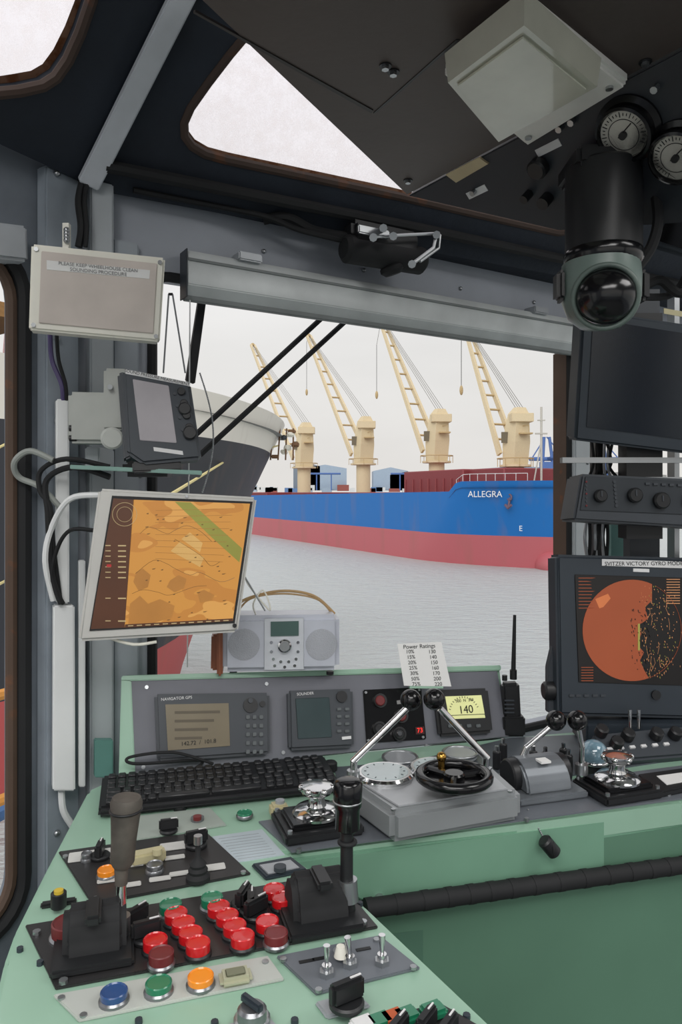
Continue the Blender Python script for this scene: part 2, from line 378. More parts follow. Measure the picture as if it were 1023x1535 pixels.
wm=Obj('wiper_motor'); f=yawfr(580,370,1.92,30)
wm.box(f.hit(572,362,0.03),(0.20,0.07,0.06),BLACK,f.R,0.012)
wm.cyl(f.hit(515,372,0.03),f.hit(635,392,0.03),0.035,RUB,bev=0.01)
wm.cyl(f.hit(585,395,0.03),f.hit(590,412,0.03),0.03,RUB,bev=0.01)
wm.box(f.hit(560,348,0.08),(0.09,0.02,0.012),STEEL,f.R,0.003)
wm.tube([f.hit(560,355,0.09),f.hit(610,352,0.1),f.hit(655,350,0.1)],0.004,STEEL)
wm.tube([f.hit(655,350,0.1),f.hit(650,372,0.1),f.hit(615,398,0.1)],0.005,STEEL)
wm.tube([f.hit(660,352,0.1),f.hit(658,372,0.1),f.hit(630,392,0.1)],0.004,STEEL)
for q in ((560,356),(590,354),(655,352),(618,396),(575,342)): wm.cyl(f.hit(q[0],q[1],0.08),f.hit(q[0],q[1],0.12),0.010,STEEL,seg=8)
wm.tube([f.hit(520,355,0.02),f.hit(470,345,0),f.hit(430,325,0.0),f.hit(395,330,-0.02)],0.012,RUB,smooth=5)
wm.tube([f.hit(520,362,0.02),f.hit(450,345,0.01),f.hit(400,325,0.0),f.hit(330,310,-0.02),f.hit(200,285,-0.02)],0.007,RUB,smooth=5)
wm.done()
wp=Obj('windscreen_wiper')
n=-0.09
def wl_(x,y): return FW.hit(x,y,n)
wp.prism([wl_(300,440),wl_(311,442),wl_(293,575),wl_(280,570)],-FW.n*0.015,RUB,0.002)
wp.tube([wl_(490,470),wl_(290,655)],0.0075,RUB); wp.tube([wl_(520,480),wl_(300,682)],0.0075,RUB)
wp.done()
# ================================================================ CONSOLE
def G(px,py,z=ZT): r=ray(px,py); return CAM+r*((z-CZ)/r.z)
co=Obj('helm_console')
wing=[(185,1160),(132,1184),(70,1300),(22,1395),(6,1440),(-40,1640),(960,1760),(740,1535),(545,1352),(430,1277),(1023,1199),(1330,1166),(1330,1052)]
poly=[G(*p) for p in wing]
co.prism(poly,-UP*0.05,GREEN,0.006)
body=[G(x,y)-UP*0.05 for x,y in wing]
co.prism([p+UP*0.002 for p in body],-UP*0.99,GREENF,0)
BL=G(185,1163); BR=G(765,1103)
TL=W(190,1020,1.50); TR=W(750,1004,1.73)
PF=Fr(BL,BR-BL,((TL-BL)+(TR-BR))/2)
TL=PF.hit(190,1020); TR=PF.hit(752,1004)
def loft2(o,a,b,m):
    bm=bmesh.new(); va=[bm.verts.new(p) for p in a]; vb=[bm.verts.new(p) for p in b]; k=len(a)
    bm.faces.new(va); bm.faces.new(vb[::-1])
    for i in range(k): bm.faces.new((va[i],vb[i],vb[(i+1)%k],va[(i+1)%k]))
    bmesh.ops.recalc_face_normals(bm,faces=bm.faces); o.add(bm,m)
off=-PF.n*0.010
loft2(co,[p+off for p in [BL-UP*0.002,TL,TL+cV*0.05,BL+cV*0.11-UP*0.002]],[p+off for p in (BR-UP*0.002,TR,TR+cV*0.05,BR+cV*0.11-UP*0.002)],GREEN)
PF.quad(co,[(196,1021),(746,1006),(764,1104),(202,1160)],-0.012,0.001,M('stand_grey',(106,108,116),0.5,metal=0.0,var=0.08),0.001)
co.prism([PF.hit(182,1018,0.004),PF.hit(197,1020,0.004),PF.hit(203,1160,0.004),PF.hit(178,1168,0.004)],-PF.n*0.02,GREEN,0.002)
co.prism([PF.hit(182,1013,0.004),PF.hit(752,997,0.004),PF.hit(752,1005,0.004),PF.hit(182,1021,0.004)],-PF.n*0.02,GREEN,0.002)
TOP.quad(co,[(388,1231),(520,1212),(1250,1118),(1330,1160),(1023,1196),(437,1276)],0,0.003,GREYP)
TOP.quad(co,[(520,1213),(1200,1110),(1200,1085),(765,1106),(620,1140),(500,1150)],0.0,0.0025,M('grey_top_dark',(88,94,100),0.4,metal=0.2))
FF=Fr(G(430,1277),cU,UP)
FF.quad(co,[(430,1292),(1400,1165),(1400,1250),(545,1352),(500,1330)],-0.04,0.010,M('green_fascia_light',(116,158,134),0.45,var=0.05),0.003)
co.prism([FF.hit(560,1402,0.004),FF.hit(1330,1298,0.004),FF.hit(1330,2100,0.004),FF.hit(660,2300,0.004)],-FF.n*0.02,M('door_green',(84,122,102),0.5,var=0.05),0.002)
for px,py in ((930,1350),(932,1425)): co.ball(FF.hit(px,py,0.004),0.003,RUB,seg=8)
FF.disc(co,1020,1357,0.012,0,0.008,STEEL); FF.disc(co,1020,1357,0.008,0.008,0.012,BLACK)
for px,py in ((1003,1190),(615,1250),(448,1272),(790,1226)): TOP.disc(co,px,py,0.004,0,0.006,STEEL,seg=10)
for px,py in ((400,1025),(640,1016),(425,1128),(640,1118),(220,1030),(215,1150)): PF.disc(co,px,py,0.004,0,0.004,STEEL,seg=8)
for px,py in ((193,1168),(242,1168),(320,1160),(496,1141)): TOP.disc(co,px,py,0.013,0,0.02,BLACK,bev=0.003)
for px,py in ((442,1527),(208,1527),(322,1530),(60,1440),(30,1420),(540,1352),(700,1520)): TOP.disc(co,px,py,0.004,0,0.005,DSLATE,seg=8)
con=co.done()
hr=Obj('console_grab_rail')
hr.tube([FF.hit(548,1362,0.03),FF.hit(1350,1252,0.03)],0.0145,RUB,seg=14)
f0=FF.hit(548,1362,0.03); f1=FF.hit(1350,1252,0.03)
for i in range(26):
    t=(i+0.2*math.sin(i*7))/26; p=f0.lerp(f1,t); hr.cyl(p,p+cU*0.012,0.0152,RUB,seg=14)
for px in (575,1120): 
    q=FF.hit(px,1360-(px-548)*0.137,0.03); hr.cyl(q,q-FF.n*0.035,0.008,STEEL)
hr.done()
i1=Obj('gps_plotter')
PF.quad(i1,[(232,1040),(405,1038),(406,1130),(236,1142)],0,0.022,SLATE,0.006)
PF.quad(i1,[(248,1056),(343,1054),(345,1118),(252,1125)],0.022,0.024,M('lcd_tan',(112,102,80),0.35,emit=0.05),0)
for k in range(5): 
    for j in range(3): PF.blk(i1,372+j*10,1075+k*13,0.008,0.008,0.022,0.026,M('key_grey',(92,98,100),0.5),0.001)
PF.disc(i1,376,1057,0.015,0.022,0.026,BLACK); PF.disc(i1,376,1050,0.005,0.022,0.03,SLATE)
PF.disc(i1,394,1055,0.006,0.022,0.026,BLACK)
for k in range(4): PF.quad(i1,[(262,1066+k*13),(330-k*9,1065+k*13),(330-k*9,1069+k*13),(262,1070+k*13)],0.024,0.0245,M('lcd_ink',(88,79,62),0.5))
i1.text('NAVIGATOR GPS',PF.hit(265,1047,0.0225),PF.u,PF.v,0.008,TXTW)
i1.text('142.72  /  101.8',PF.hit(298,1113,0.025),PF.u,PF.v,0.011,TXTB)
i1.done()
i2=Obj('echo_sounder_display')
PF.quad(i2,[(432,1035),(530,1032),(532,1120),(434,1125)],0,0.022,SLATE,0.006)
PF.quad(i2,[(443,1047),(494,1045),(498,1105),(447,1108)],0.022,0.024,M('lcd_dark_green',(62,76,78),0.2),0.001)
PF.disc(i2,513,1044,0.012,0.022,0.027,BLACK)
for k in range(4):
    for j in range(2): PF.blk(i2,509+j*12,1063+k*11,0.010,0.006,0.022,0.026,M('key_grey',(92,98,100)),0.001)
PF.blk(i2,520,1106,0.02,0.006,0.022,0.025,TXTW)
i2.text('SOUNDER',PF.hit(458,1040,0.0225),PF.u,PF.v,0.008,TXTW)
i2.done()
i3=Obj('thruster_control_panel')
PF.quad(i3,[(545,1034),(632,1030),(640,1108),(550,1114)],0,0.006,BLK2,0.002)
for px,py,m in ((571,1050,REDD),(603,1073,REDD),(570,1092,BLACK),(600,1100,BLACK)):
    PF.disc(i3,px,py,0.015,0.006,0.013,BLACK); PF.disc(i3,px,py,0.011,0.013,0.019,m,bev=0.002)
PF.quad(i3,[(623,1090),(636,1089),(637,1100),(624,1101)],0.006,0.009,M('led_window',(60,5,5)))
i3.text('73',PF.hit(630,1095,0.0095),PF.u,PF.v,0.014,M('led_red',(255,40,30),emit=1.2))
PF.disc(i3,600,1099,0.005,0.013,0.03,CHROME)
PF.blk(i3,605,1052,0.03,0.008,0.006,0.007,M('plate_grey',(140,140,140)))
for x,y in [(549,1038),(629,1034),(635,1105),(553,1110)]: PF.disc(i3,x,y,0.003,0,0.008,STEEL,seg=8)
i3.done()
i4=Obj('heading_display')
PF.quad(i4,[(652,1034),(733,1031),(741,1098),(660,1104)],0,0.02,BLACK,0.006)
LY=M('lcd_yellow',(210,212,150),0.4,emit=0.4)
PF.quad(i4,[(668,1044),(722,1042),(727,1070),(673,1072)],0.02,0.0215,LY)
PF.quad(i4,[(674,1073),(727,1071),(728,1076),(675,1078)],0.02,0.0212,LY)
i4.text('140',PF.hit(699,1064,0.0225),PF.u,PF.v,0.024,TXTB)
i4.text('300  N  340',PF.hit(697,1050,0.0225),PF.u,PF.v,0.009,TXTB)
c=PF.hit(697,1070,0.0222)
for a in range(20,161,10): i4.box(c+PF.u*0.036*math.cos(math.radians(a))+PF.v*0.036*math.sin(math.radians(a)),(0.004,0.0012,0.0006),TXTB,PF.R@Matrix.Rotation(math.radians(a),3,'Z'))
for px in (676,690,704,718): PF.blk(i4,px,1088,0.011,0.007,0.02,0.023,M('key_grey',(92,98,100)),0.001)
i4.done()
# ---------------- DAB radio
rd_=Obj('table_radio'); rfr=yawfr(420,965,1.545,7,0)
rfr.quad(rd_,[(333,924),(510,922),(510,1006),(333,1009)],-0.085,0,M('radio_silver',(192,196,206),0.35,metal=0.15),0.011,4)
rd_.box(rfr.hit(331,966,-0.05),(0.012,0.112,0.10),WOOD,rfr.R,0.004)
rfr.quad(rd_,[(317,952),(334,950),(334,1004),(316,1006)],-0.09,-0.03,WOOD,0.004)
rfr.quad(rd_,[(396,927),(456,926),(456,1004),(396,1005)],0,0.002,M('radio_face',(206,210,216),0.3,metal=0.2),0.001)
rfr.quad(rd_,[(406,932),(448,931),(448,953),(406,954)],0.002,0.004,M('radio_lcd',(70,92,88),0.2,emit=0.1))
rfr.disc(rd_,427,969,0.014,0.002,0.014,CHROME,bev=0.003); rfr.disc(rd_,427,969,0.010,0.014,0.017,STEEL)
for px,py in ((407,963),(447,963),(407,977),(447,977),(410,988),(421,992),(433,992),(444,988),(412,998),(427,1000),(442,998)): rfr.disc(rd_,px,py,0.0032,0.002,0.004,CHROME,seg=10)
for px in (366,482):
    p=rfr.hit(px,966,0.0); rd_.lathe(p,rfr.n,[(0.033,0),(0.033,0.001),(0.030,0.0015),(0.0,0.0005)],M('speaker_cloth',(168,171,178),0.8,bump=0.3,bscale=500),seg=28)
rd_.tube([rfr.hit(350,922,-0.04),rfr.hit(365,900,-0.04),rfr.hit(420,886,-0.05),rfr.hit(470,893,-0.05),rfr.hit(502,920,-0.05)],0.003,TAN,smooth=8)
rd_.tube([rfr.hit(352,925,-0.05),rfr.hit(375,898,-0.04),rfr.hit(425,890,-0.05),rfr.hit(475,898,-0.05),rfr.hit(500,922,-0.05)],0.002,TAN,smooth=8)
for px in (350,495): rd_.cyl(rfr.hit(px,1006,-0.04),rfr.hit(px,1011,-0.04),0.008,BLACK)
rd_.tube([rfr.hit(385,925,-0.03),rfr.hit(380,905,0),rfr.hit(395,885,0),rfr.hit(405,915,0.0),rfr.hit(375,880,-0.02),rfr.hit(368,865,-.02)],0.0018,CREAM,smooth=8)
rd_.done()
cdp=Obj('ratings_card'); f=yawfr(636,995,1.62,8,12)
f.quad(cdp,[(596,965),(662,962),(677,1029),(606,1028)],-0.0006,0,PAPER)
f.quad(cdp,[(615,1020),(665,1020),(665,1032),(615,1032)],-0.012,-0.0006,GREEN)
U=(f.hit(662,962)-f.hit(596,965)); Vv=f.hit(629,964)-f.hit(641,1028)
cdp.text('Power Ratings',f.hit(629,969,0.0006),U,Vv,0.0125,TXTB)
for i,(a,b) in enumerate((('10%','130'),('15%','140'),('20%','150'),('25%','160'),('30%','170'),('50%','200'),('75%','220'))):
    y=977+i*8.1; s=i*1.6
    cdp.text(a,f.hit(615+s,y,0.0006),U,Vv,0.0112,TXTB); cdp.text(b,f.hit(648+s,y,0.0006),U,Vv,0.0112,TXTB)
cdp.done()
# ---------------- keyboard
kb=Obj('computer_keyboard'); kc=TOP.hit(331,1184,0.0)
ka=math.radians(15.0); kU=V((math.cos(ka),math.sin(ka),0)); kVv=V((-math.sin(ka),math.cos(ka),0.06)).normalized(); kN=kU.cross(kVv)
KR=Matrix((kU,kVv,kN)).transposed()
kc=kc+UP*0.014
kb.box(kc,(0.425,0.128,0.014),BLACK,KR,0.004)
kb.box(kc-kVv*0.07,(0.425,0.018,0.010),BLACK,KR,0.004)
KEY=M('key_black',(34,35,37),0.38)
for r in range(6):
    x=-0.202
    while x<0.192:
        w=0.0158
        if r==0 and -0.14<x<0.0 : w=0.09 if x>-0.122 else 0.0158
        if r in(1,2) and x<-0.195: w=0.026
        gap=0.007 if (abs(x-0.066)<0.0085 or abs(x-0.128)<0.0085) else 0
        x+=gap
        kb.box(kc+kU*(x+w/2)+kVv*(-0.051+r*0.0190+(0.005 if r==5 else 0))+kN*0.009,(w-0.002,0.0152,0.007),KEY,KR,0.002,1); x+=w+0.0018
kb.tube([kc+kVv*0.06-kU*0.05,W(300,1140,1.47),W(205,1145,1.42),W(195,1135,1.42),W(260,1128,1.44),W(320,1145,1.46)],0.003,RUB,smooth=8)
kb.done()
# ---------------- LCD chart monitor
cm=Obj('chart_monitor'); f=yawfr(250,850,1.40,14,4,-3)
SIL=M('monitor_silver',(200,199,194),0.4,metal=0.1,var=0.04)
f.quad(cm,[(148,732),(386,745),(357,948),(117,962)],-0.04,0,SIL,0.006,3)
f.quad(cm,[(168,743),(379,752),(352,934),(134,946)],0.0,0.002,BLK2)
def chart():
    m=bpy.data.materials.new('chart_screen'); m.use_nodes=True; N=m.node_tree.nodes; Lk=m.node_tree.links; b=N['Principled BSDF']
    tc=N.new('ShaderNodeTexCoord'); n=N.new('ShaderNodeTexNoise'); n.inputs['Scale'].default_value=14; n.inputs['Detail'].default_value=2
    mp=N.new('ShaderNodeMapping'); mp.inputs['Rotation'].default_value=(0,0.7,0); mp.inputs['Scale'].default_value=(0.6,1,1.3)
    Lk.new(tc.outputs['Object'],mp.inputs[0]); Lk.new(mp.outputs[0],n.inputs['Vector'])
    r=N.new('ShaderNodeValToRGB'); r.color_ramp.interpolation='CONSTANT'
    e=r.color_ramp.elements; e[0].color=L3((208,144,60))+(1,); e[1].position=0.56; e[1].color=L3((196,130,52))+(1,)
    e2=e.new(0.64); e2.color=L3((220,160,80))+(1,)
    Lk.new(n.outputs['Fac'],r.inputs[0]); Lk.new(r.outputs[0],b.inputs['Emission Color']); b.inputs['Emission Strength'].default_value=0.85
    b.inputs['Base Color'].default_value=L3((60,45,30))+(1,); b.inputs['Roughness'].default_value=0.35
    return m
f.quad(cm,[(200,749),(375,755),(349,931),(187,941)],0.002,0.003,chart())
SB=M('chart_sidebar',(78,44,24),0.4,emit=0.3)
f.quad(cm,[(170,747),(201,749),(187,941),(136,943)],0.002,0.003,SB)
cg=M('chart_green',(118,116,48),0.4,emit=0.8); cs=M('chart_shoal',(160,126,72),0.4,emit=1.1); cl=M('chart_line',(110,78,36),0.4,emit=0.3); CF=M('chart_fine',(150,105,50),emit=0.4); CT=M('chart_txt',(170,150,110),emit=0.4)
f.quad(cm,[(262,752),(286,753),(363,822),(359,843),(318,806)],0.003,0.0034,cg)
f.quad(cm,[(285,798),(304,814),(300,828),(272,808)],0.003,0.0035,cs); f.quad(cm,[(270,812),(306,836),(300,850),(256,826)],0.003,0.0035,cs)
for poly_ in ([(195,905),(210,893),(222,905),(240,898),(262,908),(258,926),(230,934),(192,938)],[(255,870),(268,862),(280,868),(276,882),(262,888),(250,880)],[(296,888),(306,884),(322,892),(318,900),(300,904)],[(204,858),(214,852),(226,862),(222,880),(208,886),(200,872)]):
    f.quad(cm,poly_,0.003,0.0034,M('chart_land',(148,100,44),0.4,emit=0.72))
for pl_ in ([(203,860),(230,840),(250,845),(262,852),(285,862),(300,858),(330,872),(352,866)],[(210,800),(225,790),(250,800),(262,795),(280,788),(300,796),(318,812)],[(262,808),(300,832),(316,848),(330,842)],[(198,890),(215,884),(238,888),(255,892),(290,880),(310,878)]):
    cm.tube([f.hit(x,y,0.0032) for x,y in pl_],0.0005,cl,seg=4,smooth=4)
for i in range(40):
    x=random.uniform(212,345); y=random.uniform(760,935); 
    if x<350-(y-760)*0.06: f.quad(cm,[(x,y),(x+random.uniform(2,7),y-1),(x+3,y+1),(x,y+1)],0.003,0.0036,cl)
for i in range(9): f.quad(cm,[(233,765+i*9),(350-i*2,762+i*10),(350-i*2,762.6+i*10),(233,765.6+i*9)],0.003,0.0035,CF)
cm.torus(f.hit(187,771,0.003),f.n,0.022,0.0005,CT,seg=24); cm.torus(f.hit(187,771,0.003),f.n,0.014,0.0004,CT,seg=24)
for i in range(9): 
    y=817+i*8 if i<7 else 896+(i-7)*34
    f.quad(cm,[(158,y),(166,y),(166,y+1.4),(158,y+1.4)],0.003,0.0035,CT); f.quad(cm,[(177,y),(189,y),(189,y+2),(177,y+2)],0.003,0.0035,CT)
f.quad(cm,[(160,846),(167,846),(167,850),(160,850)],0.003,0.004,RED)
f.quad(cm,[(188,936),(349,927),(349,931),(187,941)],0.003,0.0036,SB)
for i in range(12): f.quad(cm,[(192+i*13,937.6-i*0.72),(200+i*13,937.2-i*0.72),(200+i*13,938.6-i*0.72),(192+i*13,939-i*0.72)],0.0036,0.004,CT)
f.disc(cm,280,744,0.003,0,0.003,STEEL); f.disc(cm,352,938,0.004,0,0.004,BLACK)
cm.cyl(f.hit(215,850,-0.04),f.hit(215,850,-0.04)+V((-0.02,0.18,0)),0.03,BLACK)
cm.box(f.hit(220,845,-0.05),(0.12,0.12,0.02),BLACK,f.R,0.004)
cm.tube([f.hit(160,955,-0.02),f.hit(200,966,-0.02),f.hit(235,962,-0.02)],0.003,CREAM,smooth=4)
cm.done()
ns=Obj('instrument_shelf')
sh1=[W(105,703,1.40),W(303,712,1.40),W(300,716,1.55),W(120,704,1.60)]
ns.prism(sh1,UP*0.008,M('glass_green',(110,150,140),0.1,coat=1),0.001)
ns.box(W(225,702,1.50),(0.10,0.06,0.035),BLACK,None,0.01)
ns.box(W(150,690,1.55),(0.03,0.1,0.05),PILLAR,None,0.003)
ns.done()
nv=Obj('navtex_display'); f=yawfr(235,630,1.40,16,6,3)
f.quad(nv,[(183,552),(286,574),(303,688),(214,696),(191,680)],-0.05,0,DSLATE,0.006)
f.quad(nv,[(176,560),(186,556),(200,684),(186,690)],-0.06,-0.012,SLATE,0.004)
f.quad(nv,[(199,568),(253,578),(265,664),(210,660)],0,0.0025,M('lcd_pale',(140,136,140),0.3,emit=0.2),0.001)
f.quad(nv,[(187,553),(284,573),(285,579),(188,560)],0,0.001,TXTW); f.quad(nv,[(230,670),(274,676),(275,682),(231,676)],0,0.001,TXTW)
for i in range(4):
    f.disc(nv,272+i*4,586+i*18,0.0075,0,0.006,BLACK,bev=0.001); f.disc(nv,262+i*4,590+i*18,0.003,0,0.003,SLATE)
f.disc(nv,277,612,0.012,0,0.008,BLACK,bev=0.002); f.disc(nv,285,648,0.013,0,0.01,BLACK,bev=0.002)
nv.text('SOUND PRESSURE MEASUREMENT',f.hit(236,566,0.0015),f.hit(285,577)-f.hit(187,556),f.v,0.008,TXTB)
nv.box(f.hit(235,700,-0.025),(0.09,0.02,0.03),BLACK,f.R,0.003)
nv.done()
jb=Obj('junction_box'); f=yawfr(145,630,1.45,10); GE=M('grey_enclosure',(176,179,174),0.5)
jb.box(f.hit(143,628,-0.02),(0.095,0.10,0.055),GE,f.R,0.007)
jb.box(f.hit(175,600,0.0),(0.045,0.12,0.04),GE,f.R,0.005)
jb.cyl(f.hit(168,657,0.03),f.hit(168,657,0.07),0.021,GE,bev=0.004)
jb.cyl(f.hit(165,580,0.02),f.hit(165,580,0.032),0.005,STEEL)
for y in (642,657): jb.cyl(f.hit(115,y,0),f.hit(104,y,0),0.006,BLACK)
jb.done()
# ================================================================ CENTER CONTROL UNIT
cu_=Obj('azimuth_thruster_controller')
pts=[TOP.hit(x,y,0.055) for x,y in ((510,1163),(734,1141),(784,1185),(589,1218))]
cu_.prism(pts,-UP*0.051,M('unit_grey',(152,156,158),0.35,metal=0.3,var=0.05),0.01,4)
pts2=[TOP.hit(x,y,0.058) for x,y in ((530,1166),(722,1145),(762,1182),(598,1208))]
cu_.prism(pts2,-UP*0.003,M('unit_grey_light',(172,175,178),0.35,metal=0.3),0.001)
for px,py in ((577,1157),(655,1149)):
    p=TOP.hit(px,py,0.066); cu_.lathe(p-UP*0.010,UP,[(0.050,0),(0.050,0.007),(0.046,0.011),(0.040,0.011)],CHROME,seg=32)
    cu_.cyl(p-UP*0.003,p+UP*0.0015,0.041,M('dial_glass',(160,176,178),0.08,coat=1.0),seg=32)
    for a in range(0,360,30): cu_.box(p+UP*0.002+V((math.cos(math.radians(a)),math.sin(math.radians(a)),0))*0.034,(0.004,0.001,0.0006),SLATE,Matrix.Rotation(math.radians(a),3,'Z'))
p=TOP.hit(681,1163,0.085); cu_.torus(p,UP,0.056,0.0085,BLK2,seg=40)
cu_.lathe(p-UP*0.012,UP,[(0.03,0),(0.05,0.004),(0.05,0.006),(0.0,0.010)],BLK2,seg=32)
for a in (20,140,260): cu_.tube([p,p+V((math.cos(math.radians(a)),math.sin(math.radians(a)),0))*0.053],0.006,BLK2)
cu_.cyl(p-UP*0.027,p+UP*0.006,0.018,BLK2,bev=0.003)
q=p+V((-0.018,0.02,0.0)); cu_.cyl(q,q+UP*0.02,0.006,BRASS); cu_.ball(q+UP*0.024,0.0085,BRASS)
def lev(o,foot,knee,top,ball,br=0.0165,r=0.0052):
    o.tube([foot,foot.lerp(knee,0.9),knee,knee.lerp(top,0.06),top],r,CHROME,seg=12,smooth=4); o.ball(ball,br,BLK2,seg=24)
b1=TOP.hit(530,1172,0.058); d=b1.y
lev(cu_,b1,W(531,1140,d),W(610,1062,d+0.03),W(616,1049,d+0.035),0.0185,0.0062)
cu_.cyl(b1-UP*0.0,b1+UP*0.02,0.011,STEEL)
b2=TOP.hit(727,1168,0.058); d=b2.y
lev(cu_,b2,W(729,1135,d),W(660,1062,d),W(651,1048,d),0.0185,0.0062)
cu_.cyl(b2,b2+UP*0.02,0.011,STEEL)
for px,py in ((540,1168),(735,1150),(590,1212),(765,1185)): TOP.disc(cu_,px,py,0.004,0.058,0.061,STEEL,seg=8)
cu_.done()
dd=Obj('round_gauge_plate')
for px,py,r in ((600,1135,0.035),(690,1128,0.035)):
    p=TOP.hit(px,py,0.014); dd.cyl(p-UP*0.010,p,r,GREYL,bev=0.002); dd.torus(p,UP,r,0.003,STEEL,seg=28)
dd.done()
tq=Obj('engine_throttle_quadrant')
tc=TOP.hit(824,1198,0.003)
prof=[]
for k in range(13):
    a=math.pi*k/12; prof.append(tc+cV*0.045-cV*math.cos(a)*0.05*1.0+UP*(0.012+math.sin(a)*0.052))
tq.box(tc+cV*0.045+UP*0.007,(0.14,0.125,0.012),M('cast_grey',(120,125,130),0.4,metal=0.4),TOP.R,0.003)
tq.prism([q-cU*0.045 for q in prof],cU*0.09,M('cast_grey',(120,125,130)),0.004)
for sx in (-0.048,0.048):
    base=tc+cV*0.045+cU*sx+UP*0.032
    tq.cyl(base-cU*0.012,base+cU*0.012,0.03,BLACK,bev=0.003)
dB=tc.y+0.05
lev(tq,W(775,1152,dB),W(790,1120,dB),W(828,1088,dB),W(834,1080,dB),0.0185)
lev(tq,W(872,1150,dB),W(873,1120,dB),W(868,1092,dB),W(866,1080,dB),0.0185)
tq.cyl(W(775,1160,dB),W(775,1150,dB),0.013,BLACK); tq.cyl(W(872,1160,dB),W(872,1145,dB),0.012,STEEL)
tq.box(tc+cV*0.02+UP*0.062,(0.02,0.02,0.004),PAPER,TOP.R)
for px,py in ((800,1140),(818,1142),(755,1128),(745,1140),(845,1136),(853,1146)):
    q=TOP.hit(px,py+12,0.003); tq.cyl(q,q+UP*0.035,0.008,BLACK,bev=0.002); tq.cyl(q+UP*0.035,q+UP*0.045,0.004,CHROME)
tq.done()
def capstan(name,px,py,w,rot=0):
    o=Obj(name); p=TOP.hit(px,py,0.001)
    R=TOP.R@Matrix.Rotation(math.radians(rot),3,'Z')
    o.box(p+UP*0.011,(w,w*0.8,0.016),BLACK,R,0.004); o.box(p+UP*0.022,(w*0.8,w*0.6,0.012),BLK2,R,0.004)
    p=p+UP*0.026
    o.lathe(p,UP,[(0.040,0),(0.040,0.004),(0.034,0.010),(0.016,0.014),(0.013,0.022),(0.014,0.030),(0.024,0.034),(0.027,0.040),(0.026,0.046),(0.012,0.049),(0.0,0.050)],CHROME,seg=32)
    for a in range(0,360,60): o.ball(p+UP*0.042+V((math.cos(math.radians(a)),math.sin(math.radians(a)),0))*0.025,0.006,CHROME,seg=8)
    for sx in (-1,1):
        for sy in (-1,1): o.cyl(p+R@V((sx*w*0.43,sy*w*0.33,-0.008)),p+R@V((sx*w*0.43,sy*w*0.33,-0.002)),0.004,STEEL,seg=8)
    return o
capstan('rotary_thruster_knob',475,1243,0.13,2).done()
capstan('rotary_thruster_knob',926,1190,0.125,2).done()
cp=Obj('glass_float_compass'); p=TOP.hit(915,1170,0.003); p=p+cV*0.05; cp.ball(p+UP*0.035,0.027,M('globe_glass',(120,150,165),0.05,coat=1.0,var=0.4,scale=30)); cp.torus(p+UP*0.02,UP,0.024,0.004,CHROME); cp.cyl(p,p+UP*0.014,0.02,BLACK); cp.done()
rc=Obj('crane_light_control_desk'); f=Fr(G(960,1140,ZT)+UP*0.035,cU,cV*0.8+UP*0.5)
f.quad(rc,[(888,1100),(1120,1078),(1120,1125),(905,1142)],-0.03,0,SLATE,0.005)
for px,py,m in ((928,1108,BLACK),(945,1096,BLACK),(988,1095,BLACK),(1016,1094,BLACK),(1040,1095,BLACK),(905,1090,BLACK)):
    f.disc(rc,px,py,0.013,0,0.022,m,bev=0.003)
for i in range(6): f.blk(rc,915+i*17,1122-i*1.5,0.012,0.006,0,0.004,TXTW)
for px in (945,958): rc.cyl(f.hit(px,1092,0),f.hit(px,1092,0)+UP*0.04,0.004,CHROME)
f.disc(rc,899,1118,0.004,0,0.004,M('led_red',(255,40,30)))
rc.done()
tb=Obj('tablet_tray'); TOP.quad(tb,[(955,1160),(1100,1140),(1120,1160),(985,1188)],0.003,0.015,BLACK,0.003); TOP.quad(tb,[(985,1163),(1080,1150),(1090,1160),(1000,1176)],0.015,0.016,PAPER); tb.done()
vh=Obj('handheld_radio')
vh.box(W(766,1055,1.70),(0.040,0.03,0.10),BLACK,Matrix.Rotation(-0.05,3,'Y'),0.006); vh.cyl(W(770,1018,1.70),W(770,1004,1.70),0.008,BLACK)
vh.cyl(W(770,1008,1.70),W(772,922,1.70),0.0055,RUB,r1=0.0035); vh.cyl(W(757,1020,1.70),W(757,1012,1.70),0.006,BLACK)
for k in range(4): vh.box(W(764,1050+k*6,1.683),(0.022,0.004,0.003),SLATE)
vh.box(W(768,1085,1.70),(0.05,0.05,0.045),BLACK,None,0.004)
vh.done()
hp=Obj('cable_plug'); q=FF.hit(825,1270,0.03); hp.cyl(q+UP*0.014+cU*-0.012,q-UP*0.012+cU*0.01,0.012,BLACK,bev=0.003); hp.torus(q,cU,0.0125,0.003,RUB,seg=20)
a=TOP.hit(792,1214,0.004)
for k in range(26): 
    t=k/25; pa=a.lerp(q,t)+UP*(-0.008*math.sin(t*math.pi))+FF.n*0.012*min(1,3*t); hp.ball(pa,0.0018,STEEL,seg=6)
hp.done()
# ================================================================ WING PANELS
w1=Obj('button_panel'); BPAN=M('black_engraved_panel',(44,43,44),0.4,var=0.15)
TOP.quad(w1,[(38,1386),(500,1309),(567,1388),(83,1480)],0,0.004,BPAN,0.001)
RING=M('bezel_grey',(140,142,145),0.3,metal=0.8)
def button(o,px,py,m,r=0.0145,h=0.016):
    p=TOP.hit(px,py,0.004+h); b=p-UP*(h)
    o.lathe(b,UP,[(r*1.12,0),(r*1.12,0.003),(r,0.005)],RING if m is not RED else BLACK,seg=20)
    o.lathe(b+UP*0.003,UP,[(r*0.98,0),(r,h*0.5),(r,h-0.004),(r*0.93,h-0.003),(r*0.85,h-0.0045),(0,h-0.005)],m,seg=20)
for px,py in ((328,1356),(341,1369),(352,1384),(364,1400),(264,1366),(275,1380),(286,1395),(297,1411),(233,1406),(411,1330),(424,1343),(401,1378)): button(w1,px,py,RED)
for px,py in ((242,1426),(414,1396)): button(w1,px,py,REDD)
